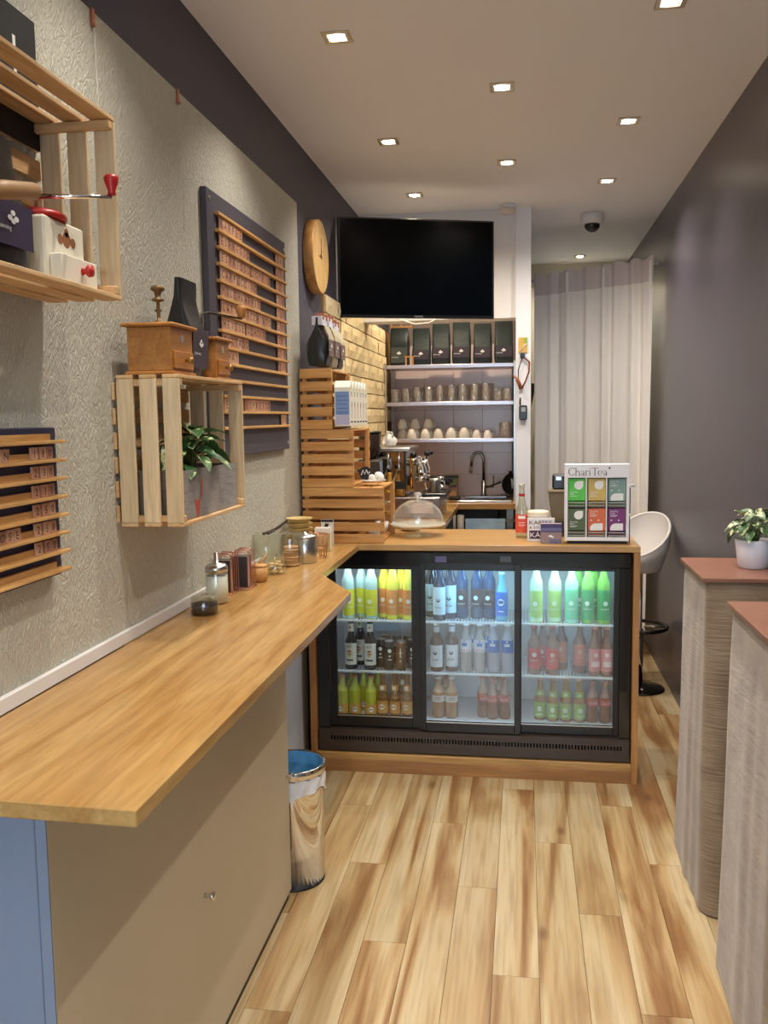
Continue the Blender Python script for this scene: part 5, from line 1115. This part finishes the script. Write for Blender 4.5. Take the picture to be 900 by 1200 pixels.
# ------------------------------------------------------------------ chrome pedal bin
t = thing('waste_bin', 'round chrome waste bin with blue liner beyond the cream cabinet', 'bin', (-0.716, 2.672, 0))
part('body', MB().lathe([(0.098, 0.0072), (0.098, 0.30), (0.098, 0.34)], n=44), M_chrome, t, world=False)
part('base_ring', MB().lathe([(0.098, 0), (0.0985, 0.003), (0.0985, 0.007)], n=44), M_black, t, world=False)
bag = MB()
def bf(u, v): a = 2*PI*u; r = 0.1035+0.003*math.sin(a*13+3*v)+0.002*math.sin(a*29); return (r*math.cos(a), r*math.sin(a), 0.352-(0.052+0.012*math.sin(a*3)+0.006*math.sin(a*7))*v)
bag.grid(bf, 80, 5, wrap=True)
part('white_bag_edge', bag, mat('white_bin_bag', (228, 226, 226), 0.5, bump=0.6, bscale=60), t, world=False)
part('rim_ring', MB().lathe([(0.103, 0.3525), (0.106, 0.356), (0.106, 0.378), (0.103, 0.381), (0.098, 0.380), (0.098, 0.3535)], n=48, cap=False), M_chrome, t, world=False)
bl = MB()
def lf_(u, v): a = 2*PI*u; r = 0.0965-0.004*v+0.0018*math.sin(a*9+v*4); return (r*math.cos(a), r*math.sin(a), 0.378-0.05*v)
bl.grid(lf_, 60, 6, wrap=True); bl.add([(0.088*math.cos(2*PI*i/24), 0.088*math.sin(2*PI*i/24), 0.330) for i in range(24)], [tuple(range(24))])
part('blue_liner', bl, mat('sky_blue_liner', (92, 168, 220), 0.45), t, world=False)

# ------------------------------------------------------------------ kitchen niche
t = thing('kitchen_counter', 'wooden kitchen counter with dark front under the rack', 'counter', (-0.48, 6.0, 0))
part('worktop', MB().box(-0.919, -0.0405, 5.73, 6.29, 0.862, 0.899), M_topx, t, bevel=0.002)
part('carcass', MB().box(-0.919, -0.16, 5.80, 6.29, 0.0, 0.861), mat('dark_carcass', (34, 32, 34), 0.5), t)
part('side_leg', MB().box(-0.10, -0.06, 5.76, 5.80, 0.0, 0.861), M_steel, t)
part('towel_rail', MB().tube([(-0.365, 5.755, 0.79), (-0.043, 5.755, 0.79)], 0.008, 8), M_steel, t)
t = thing('side_counter', 'wooden side counter carrying the espresso machine', 'counter', (-0.65, 5.0, 0))
part('worktop', MB().box(-0.919, -0.40, 4.62, 5.66, 0.866, 0.8995), M_top, t, bevel=0.002)
part('carcass', MB().box(-0.919, -0.43, 4.64, 5.64, 0.0, 0.8655), M_matteb, t)
tw_ = MB()
def tf(u, v): x = -0.36+u*0.25; return (x, 5.742-0.004*math.sin(u*14)-0.002*math.sin(v*9+u*8), 0.800-0.22*v)
tw_.grid(tf, 24, 8); tw_.grid(lambda u, v: (-0.36+u*0.25, 5.767+0.003*math.sin(u*14), 0.800-0.18*v), 24, 6)
single('blue_towel', 'pale blue towel hanging from the counter rail', 'towel', tw_, fabric_mat('pale_blue_towel', (178, 204, 226), (150, 184, 214)))
for k in range(4):
    single('paper_roll', 'white cup sleeve stack under the counter, %s' % ['next to the towel', 'second from the towel', 'third from the towel', 'farthest from the towel'][k], 'cup stack', MB().lathe([(0.022, 0), (0.022, 0.20), (0.018, 0.204), (0.018, 0.2)], c=(-0.392-k*0.052, 5.764, 0.62), n=16), mat('cloudy_cups', (206, 200, 190), 0.4, var=0.1), group='cup stacks beside the towel')
single('under_counter_shelf', 'dark shelf below the counter under the cup stacks', 'shelf', MB().box(-0.60, -0.36, 5.735, 5.796, 0.602, 0.6195), M_matteb)
# sink and tap
t = thing('kitchen_sink', 'steel sink set into the kitchen counter', 'sink', (-0.24, 6.0, 0.8995))
b = MB(); b.box(-0.42, -0.07, 5.80, 5.83, 0.8995, 0.912); b.box(-0.42, -0.07, 6.13, 6.16, 0.8995, 0.912); b.box(-0.42, -0.38, 5.83, 6.13, 0.8995, 0.912); b.box(-0.11, -0.07, 5.83, 6.13, 0.8995, 0.912)
part('rim', b, M_steel, t, bevel=0.002); part('basin', MB().box(-0.379, -0.111, 5.831, 6.129, 0.8995, 0.902), M_darkmetal, t)
t = thing('kitchen_tap', 'tall dark chrome swan-neck kitchen tap', 'tap', (-0.262, 6.145, 0.9123))
Mt = mat('tap_chrome', (120, 116, 112), 0.15, 1.0)
part('base', MB().lathe([(0.022, 0), (0.022, 0.006), (0.016, 0.012), (0.016, 0.10), (0.011, 0.105)], n=20), Mt, t, world=False)
pts = [(0, 0, 0.105), (0, 0, 0.24)]+[(-0.040+0.040*math.cos(a), 0, 0.24+0.052*math.sin(a)) for a in [i*PI/10 for i in range(1, 11)]]+[(-0.084, 0, 0.20)]
part('spout', MB().tube(pts, 0.0095, 12), Mt, t, world=False)
part('spray_head', MB().tube([(-0.0842, 0, 0.1985), (-0.087, 0, 0.155)], [0.011, 0.0125], 12), M_steel, t, world=False)
part('lever', MB().tube([(0.016, 0, 0.062), (0.070, -0.004, 0.064)], 0.008, 10).tube([(0.066, -0.004, 0.066), (0.067, -0.004, 0.135)], 0.004, 8), Mt, t, world=False, kind='stuff')
t = thing('frying_pan', 'black pan standing upright against the right of the sink', 'pan', (-0.105, 6.20, 0.9123))
part('dish', MB().lathe([(0.055, 0), (0.072, 0.026), (0.070, 0.026), (0.054, 0.004), (0, 0.004)], c=(0, 0.010, 0.073), ax=(0.75, -0.66, 0.05), n=30), M_matteb, t, world=False)
part('handle', MB().tube([(-0.04, -0.01, 0.09), (-0.14, -0.03, 0.055)], 0.006, 8), M_matteb, t, world=False)
t = thing('soap_bottle', 'small white pump bottle behind the black pan', 'soap bottle', (-0.085, 6.255, 0.8995))
part('body', MB().lathe([(0.022, 0), (0.022, 0.12), (0.009, 0.135), (0.009, 0.15)], n=18), M_porc, t, world=False)
part('pump', MB().lathe([(0.0085, 0.1505), (0.011, 0.156), (0.011, 0.170), (0.004, 0.174)], n=14), mat('maroon_plastic', (90, 30, 40), 0.4), t, world=False)
single('dish_brush', 'dark scrubbing pad on the sink left edge', 'sponge', MB().box(-0.47, -0.40, 5.80, 5.88, 0.9125, 0.935), M_matteb, bevel=0.004)
# bags and boxes on the counter
t = thing('paper_bag', 'olive handled brown paper bag on the kitchen counter', 'bag', (-0.545, 5.90, 0.8998))
part('sack', MB().box(-0.60, -0.50, 5.86, 5.94, 0.900, 1.020), mat('kraft_paper', (196, 160, 110), 0.8, bump=0.3), t, bevel=0.006)
part('handle', MB().tube([(-0.585, 5.853, 0.985), (-0.555, 5.85, 1.035), (-0.512, 5.85, 1.030), (-0.502, 5.85, 0.92)], [0.006, 0.008, 0.009, 0.009], 10), mat('olive_strap', (168, 156, 96), 0.6), t)
t = thing('coffee_carton', 'green and brown carton with round picture beside the paper bag', 'carton', (-0.45, 6.0, 0.8998))
part('box', MB().box(-0.488, -0.425, 5.96, 6.03, 0.900, 1.045), mat('taupe_carton', (150, 118, 100), 0.6), t, bevel=0.002)
part('print', MB().box(-0.487, -0.426, 5.9592, 5.9598, 1.00, 1.044, 0).lathe([(0.022, 0), (0.0215, 0.0004)], c=(-0.456, 5.9597, 0.94), axis='y', n=18, mi=1).box(-0.480, -0.432, 5.9585, 5.9590, 0.985, 0.999, 2), [mat('moss_print', (104, 116, 76), 0.6), mat('sand_print', (196, 150, 110), 0.6), mat('plum_print', (70, 50, 90), 0.6)], t)
t = thing('tray_lid', 'black tray lid lying across the bag and carton', 'lid', (-0.5, 5.93, 1.0455))
part('lid', MB().box(-0.60, -0.42, 5.955, 6.045, 1.0465, 1.060), M_black, t, bevel=0.003)

# rack
t = thing('steel_rack', 'chrome three-tier rack over the kitchen counter', 'rack', (-0.48, 6.05, 0.8995))
RX0, RX1, RY0, RY1 = -0.895, -0.045, 5.92, 6.24
for (x, y) in ((RX0, RY0), (RX1-0.014, RY0), (RX0, RY1), (RX1-0.014, RY1)): part('post', MB().box(x, x+0.012, y, y+0.012, 0.8998, 1.80), M_steel, t, bevel=0.001)
for z in (1.786, 1.545, 1.306):
    part('shelf', MB().box(RX0+0.013, RX1-0.015, RY0-0.002, RY1+0.010, z-0.024, z-0.0005), mat('brushed_shelf', (205, 198, 208), 0.32, 0.9), t, bevel=0.002)
# black bags on the rack
for k, x in enumerate((-0.665, -0.535, -0.400, -0.262, -0.125)):
    coffee_bag('coffee_bag', 'large dark green-black coffee bag on the rack top, %s' % ['second from the brick wall', 'third from the brick wall', 'middle of the taller ones', 'second from the white partition', 'next to the white partition'][k], x, 6.06, 1.7862, 0.122, 0.10, (0.245, 0.27, 0.285, 0.265, 0.28)[k], face='y', fold=0.42, lab=(52, 40, 48), body=(14, 30, 28), lz=0.16, lh=0.24, group='black coffee bags on the rack top')
t = coffee_bag('coffee_bag', 'dark coffee bag with pale drawn label beside the brick wall', -0.81, 6.06, 1.7862, 0.125, 0.10, 0.25, face='y', fold=0.22, lab=(60, 66, 62), body=(18, 30, 30), lz=0.08, lh=0.40, group='black coffee bags on the rack top')
t = thing('toy_bench', 'little cream wooden bench in front of the black bags', 'bench', (-0.735, 5.955, 1.7862))
part('seat', MB().box(-0.030, 0.030, -0.012, 0.012, 0.050, 0.058), M_kx, t, world=False)
for x in (-0.026, 0.018): part('leg', MB().box(x, x+0.008, -0.010, 0.010, 0, 0.0497), M_kx, t, world=False)
t = thing('wooden_trestle', 'small yellow wooden trestle on top of the leftmost black bag', 'wooden frame', (-0.80, 6.06, 2.0365))
part('top_bar', MB().box(-0.075, 0.075, -0.010, 0.010, 0.030, 0.040), M_kx, t, world=False)
part('low_bar', MB().box(-0.060, 0.060, -0.010, 0.010, 0.004, 0.012), M_kx, t, world=False)
for x in (-0.070, -0.004, 0.062): part('upright', MB().box(x, x+0.008, -0.009, 0.009, 0.0, 0.0298), M_kx, t, world=False)
single('white_cable', 'white cable looping below the television', 'cable', MB().tube([(-0.78, 5.10, 2.05), (-0.70, 5.12, 2.0), (-0.60, 5.12, 1.965), (-0.52, 5.12, 1.97), (-0.46, 5.13, 2.0), (-0.43, 5.165, 2.03)], 0.004, 8), M_porc)
# glasses on the second shelf
GL = thin_glass('tumbler_glass', (246, 243, 240), base=0.16, opac=0.07)
gt = thing('glass_tumbler', '', 'glass', (0, 0, 0), 'glasses on the second rack shelf')
part('glass', MB().lathe([(0.024, 0), (0.025, 0.006), (0.031, 0.100), (0.029, 0.100), (0.023, 0.008), (0, 0.008)], n=20, cap=False), GL, gt, world=False)
k = 0
ords = ['first', 'second', 'third', 'fourth', 'fifth', 'sixth', 'seventh', 'eighth', 'ninth', 'tenth', 'eleventh']
for r in range(2):
    for i in range(10):
        lab = 'clear tumbler on the second rack shelf, %s from the bricks, %s row' % (ords[i], ('front', 'rear')[r])
        o = gt if k == 0 else dup(gt, (0, 0, 0))
        o.location = (-0.835+i*0.0745+r*0.02, 5.975+r*0.09, 1.5450); o['label'] = lab; o.scale = (1, 1, (0.86, 0.92, 0.98, 1.02, 1.1, 1.08, 1.12, 1.14, 1.16, 0.8)[i]); k += 1
t = thing('glass_mug', 'glass mug with handle at the partition end of the second shelf', 'glass', (-0.100, 5.955, 1.5450))
part('glass', MB().lathe([(0.024, 0), (0.026, 0.004), (0.026, 0.080), (0.024, 0.080), (0.023, 0.008), (0, 0.008)], n=20, cap=False), GL, t, world=False)
part('handle', MB().tube([(-0.026, 0, 0.065), (-0.045, 0, 0.060), (-0.048, 0, 0.038), (-0.040, 0, 0.020), (-0.026, 0, 0.016)], 0.004, 8), GL, t, world=False)
# cups on the third shelf
ct = thing('coffee_cup', '', 'cup', (0, 0, 0), 'upturned white cups on the third rack shelf')
part('bowl', MB().lathe([(0.034, 0), (0.035, 0.002), (0.030, 0.036), (0.022, 0.056), (0.019, 0.058), (0.019, 0.064), (0, 0.062)], n=24), M_porc, ct, world=False)
part('handle', MB().tube([(0.032, 0, 0.014), (0.046, 0, 0.020), (0.046, 0, 0.034), (0.028, 0, 0.044)], 0.0032, 7), M_porc, ct, world=False)
cups = [(-0.725, 0), (-0.635, 0), (-0.550, 0), (-0.465, 0), (-0.380, 0), (-0.300, 0), (-0.228, 0), (-0.80, 1), (-0.715, 1), (-0.625, 1), (-0.455, 1), (-0.36, 1)]
k = 0
for i, (x, r) in enumerate(cups):
    o = ct if i == 0 else dup(ct, (0, 0, 0)); o.location = (x, 5.965+r*0.095, 1.3060)
    fr = i if r == 0 else i-7
    o['label'] = 'upturned white cup on the third rack shelf, %s from bricks, %s row' % (ords[fr], ('front', 'rear')[r])
    sc = (1, 1, 1.0, 1.08, 1.08, 0.85, 0.8)[fr] if r == 0 else 1.0; o.scale = (sc, sc, sc)
for i, x in enumerate((-0.80, -0.715, -0.625)):
    o = dup(ct, (x, 6.06, 1.3060+0.0643), 'upturned white cup stacked on the rear row, %s from the brick wall' % ords[i])
t = thing('glass_pitcher', 'clear glass measuring jug at the partition end of the third shelf', 'jug', (-0.115, 5.97, 1.3060))
part('glass', MB().lathe([(0.034, 0), (0.036, 0.004), (0.036, 0.10), (0.034, 0.10), (0.033, 0.006), (0, 0.006)], n=22, cap=False), GL, t, world=False)
part('handle', MB().tube([(-0.036, 0, 0.085), (-0.055, 0, 0.080), (-0.055, 0, 0.03), (-0.036, 0, 0.022)], 0.004, 8), GL, t, world=False)

# espresso machine
t = thing('espresso_machine', 'polished steel espresso machine on the side counter', 'espresso machine', (-0.70, 5.05, 0.9))
ZS = 0.9
part('base', MB().box(-0.86, -0.44, 4.86, 5.28, ZS, ZS+0.115), mat('machine_base', (150, 138, 132), 0.25, 0.8), t, bevel=0.004)
part('base_badge', MB().box(-0.60, -0.48, 4.8585, 4.8597, ZS+0.03, ZS+0.09), mat('badge_panel', (196, 170, 160), 0.4), t)
part('drip_tray', MB().box(-0.56, -0.41, 4.88, 5.26, ZS+0.1155, ZS+0.135), M_black, t, bevel=0.003)
part('boiler_case', MB().box(-0.85, -0.63, 4.90, 5.24, ZS+0.1155, ZS+0.365), M_chrome, t, bevel=0.006)
part('case_frame', MB().box(-0.858, -0.6285, 4.888, 4.8995, ZS+0.16, ZS+0.20).box(-0.858, -0.850+0.012, 4.888, 4.8995, ZS+0.2005, ZS+0.365).box(-0.640, -0.6285, 4.888, 4.8995, ZS+0.2005, ZS+0.365), M_darkmetal, t, kind='stuff')
for x in (-0.76, -0.70): part('slanted_bar', MB().tube([(x-0.02, 4.882, ZS+0.17), (x+0.035, 4.882, ZS+0.27), (x+0.038, 4.882, ZS+0.37)], 0.006, 8), M_chrome, t)
part('cup_tray', MB().box(-0.87, -0.60, 4.87, 5.26, ZS+0.3655, ZS+0.385), M_steel, t, bevel=0.004)
for y in (4.96, 5.14):
    g = part('group_head', MB().lathe([(0.030, 0), (0.034, 0.006), (0.034, 0.040), (0.024, 0.060), (0.020, 0.100)], c=(-0.555, y, ZS+0.225), n=24), M_chrome, t)
    part('group_neck', MB().tube([(-0.63, y, ZS+0.30), (-0.575, y, ZS+0.31)], 0.022, 14), M_chrome, g)
    part('portafilter', MB().lathe([(0.022, 0), (0.033, 0.006), (0.033, 0.028)], c=(-0.555, y, ZS+0.195), n=22), M_chrome, g)
    part('filter_handle', MB().tube([(-0.522, y, ZS+0.208), (-0.48, y, ZS+0.200), (-0.395, y-0.01, ZS+0.185)], [0.007, 0.011, 0.013], 10), M_black, g)
    part('lever_knob', MB().lathe([(0.012, 0), (0.018, 0.010), (0.016, 0.024), (0, 0.030)], c=(-0.520, y, ZS+0.335), n=16), M_black, g)
part('steam_wand', MB().tube([(-0.60, 4.885, ZS+0.34), (-0.545, 4.875, ZS+0.33), (-0.530, 4.872, ZS+0.24), (-0.515, 4.870, ZS+0.155)], 0.0045, 8), M_chrome, t)
part('gauge', MB().lathe([(0.024, 0), (0.024, 0.010), (0.020, 0.012)], c=(-0.6295, 5.05, ZS+0.19), axis='x', n=22), M_darkmetal, t)
part('valve_knob', MB().lathe([(0.010, 0), (0.018, 0.006), (0.018, 0.020), (0, 0.024)], c=(-0.585, 4.868, ZS+0.345), ax=(0.2, -1, 0), n=16), M_black, t)
part('brass_upright', MB().tube([(-0.60, 4.895, ZS+0.16), (-0.60, 4.895, ZS+0.35)], 0.010, 10), mat('brass_pipe', (200, 150, 80), 0.2, 1.0), t)  # upright brass pipe beside the boiler case
t = thing('milk_jug', 'small steel milk jug on the drip tray', 'jug', (-0.475, 4.93, ZS+0.1355))
part('body', MB().lathe([(0.032, 0), (0.034, 0.004), (0.030, 0.062), (0.033, 0.078), (0.031, 0.078), (0.028, 0.06)], n=26), M_steel, t, world=False)
part('handle', MB().tube([(0.031, 0, 0.066), (0.052, 0, 0.060), (0.052, 0, 0.026), (0.034, 0, 0.016)], 0.0035, 8), M_steel, t, world=False)
t = thing('coffee_grinder', 'dark coffee grinder with smoked hopper beside the espresso machine', 'grinder', (-0.80, 4.74, ZS))
part('body', MB().box(-0.86, -0.74, 4.68, 4.80, ZS, ZS+0.33), mat('grinder_grey', (84, 78, 74), 0.35, 0.5), t, bevel=0.01)
part('hopper', MB().lathe([(0.035, 0), (0.058, 0.05), (0.060, 0.13), (0.056, 0.135)], c=(-0.80, 4.74, ZS+0.3305), n=28), mat('smoked_hopper', (52, 40, 34), 0.15), t)
part('hopper_lid', MB().lathe([(0.063, 0), (0.063, 0.010), (0, 0.014)], c=(-0.80, 4.74, ZS+0.466), n=28), M_black, t)
t = thing('tilted_cup', 'white cup lying tilted on top of the espresso machine', 'cup', (-0.715, 4.93, ZS+0.3853))
part('bowl', MB().lathe([(0.020, -0.03), (0.032, 0.0), (0.036, 0.035), (0.034, 0.035), (0.028, 0.0), (0, -0.026)], c=(0, 0, 0.036), ax=(-0.75, -0.3, 0.30), n=24), M_porc, t, world=False)
part('handle', MB().tube([(0.015, -0.02, 0.055), (0.010, -0.03, 0.082), (-0.015, -0.028, 0.086), (-0.022, -0.02, 0.062)], 0.0045, 8), M_porc, t, world=False)
t = thing('tamper_stand', 'little stack of steel filter parts beside the portafilters', 'filter parts', (-0.46, 5.12, ZS+0.1355))
part('stack', MB().lathe([(0.028, 0), (0.028, 0.02), (0.010, 0.026), (0.010, 0.05), (0.020, 0.06), (0.018, 0.075), (0, 0.08)], n=20), M_chrome, t, world=False)

# ------------------------------------------------------------------ small things on the white partition end
PY = 5.14
t = thing('gift_tag', 'small gold and green tag pinned on the white partition', 'tag', (-0.005, PY, 1.84))
part('card', MB().box(-0.025, 0.023, PY-0.006, PY-0.0005, 1.795, 1.878), mat('ochre_tag', (206, 166, 84), 0.5, var=0.25, bscale=50), t)
part('green_corner', MB().box(0.004, 0.022, PY-0.0072, PY-0.0062, 1.845, 1.877), mat('lime_print', (150, 170, 50), 0.5), t)
part('ribbon', MB().tube([(-0.018, PY-0.008, 1.80), (0.004, PY-0.008, 1.83), (0.016, PY-0.008, 1.845)], 0.0025, 6), M_whiteink, t)
t = thing('key_strap', 'brown and black leather strap hanging from a black hook', 'strap', (-0.005, PY, 1.6))
part('hook', MB().box(-0.016, 0.010, PY-0.02, PY-0.0005, 1.765, 1.79), M_black, t, bevel=0.002)
part('loop', MB().tube([(-0.006, PY-0.012, 1.766), (-0.026, PY-0.010, 1.70), (-0.026, PY-0.010, 1.64), (-0.006, PY-0.010, 1.60)], 0.003, 6), M_black, t)
part('red_loop', MB().tube([(0.004, PY-0.012, 1.768), (0.034, PY-0.010, 1.745), (0.032, PY-0.010, 1.69), (0.012, PY-0.010, 1.635), (-0.004, PY-0.010, 1.606)], 0.0045, 6), mat('red_brown_leather', (126, 44, 28), 0.5), t)
part('tongue', MB().tube([(-0.052, PY-0.012, 1.668), (-0.030, PY-0.014, 1.650), (-0.010, PY-0.014, 1.595)], [0.005, 0.008, 0.012], 8), mat('tan_leather', (162, 92, 52), 0.5), t)
t = thing('walkie_talkie', 'black handheld radio clipped on the white partition', 'radio', (-0.005, PY, 1.44))
part('body', MB().box(-0.022, 0.022, PY-0.028, PY-0.0005, 1.425, 1.505), M_black, t, bevel=0.005)
part('aerial', MB().tube([(-0.016, PY-0.014, 1.5055), (-0.016, PY-0.014, 1.548)], 0.005, 8), M_black, t)
part('screen', MB().box(-0.010, 0.014, PY-0.0292, PY-0.0282, 1.470, 1.495), mat('grey_lcd', (150, 148, 140), 0.3), t)
t = single('wall_pouch', 'dark wedge-shaped holder on the side of the passage', 'holder', MB().add([(0.0525, 6.3, 1.67), (0.082, 6.3, 1.66), (0.079, 6.3, 1.62), (0.0525, 6.3, 1.49), (0.0525, 6.33, 1.67), (0.082, 6.33, 1.66), (0.079, 6.33, 1.62), (0.0525, 6.33, 1.49)], [(0, 3, 2, 1), (4, 5, 6, 7), (0, 1, 5, 4), (1, 2, 6, 5), (2, 3, 7, 6), (3, 0, 4, 7)]), mat('dark_olive_holder', (52, 48, 42), 0.6))

for k, (x, y, c, lb) in enumerate(((-0.70, 4.75, (204, 150, 50), 'amber syrup bottle beside the coffee grinder'),)):
    t = thing('syrup_bottle', lb, 'bottle', (x, y, ZS))
    part('body', MB().lathe(prof_bottle(0.028, 0.27, 0.011, 0.55, 0.78), n=20), mat('syrup_%d' % k, c, 0.12, coat=0.5), t, world=False)
    part('label', cyl_label(0.0282, 0.05, 0.12, [('disc', .016, .085, 1)]), [mat('label_ivory', (232, 222, 190), 0.6), mat('syrup_print', (150, 70, 40), 0.6)], t, world=False)
    part('cap', MB().lathe([(0.0125, 0.2595), (0.013, 0.28), (0, 0.281)], n=14), M_black, t, world=False)
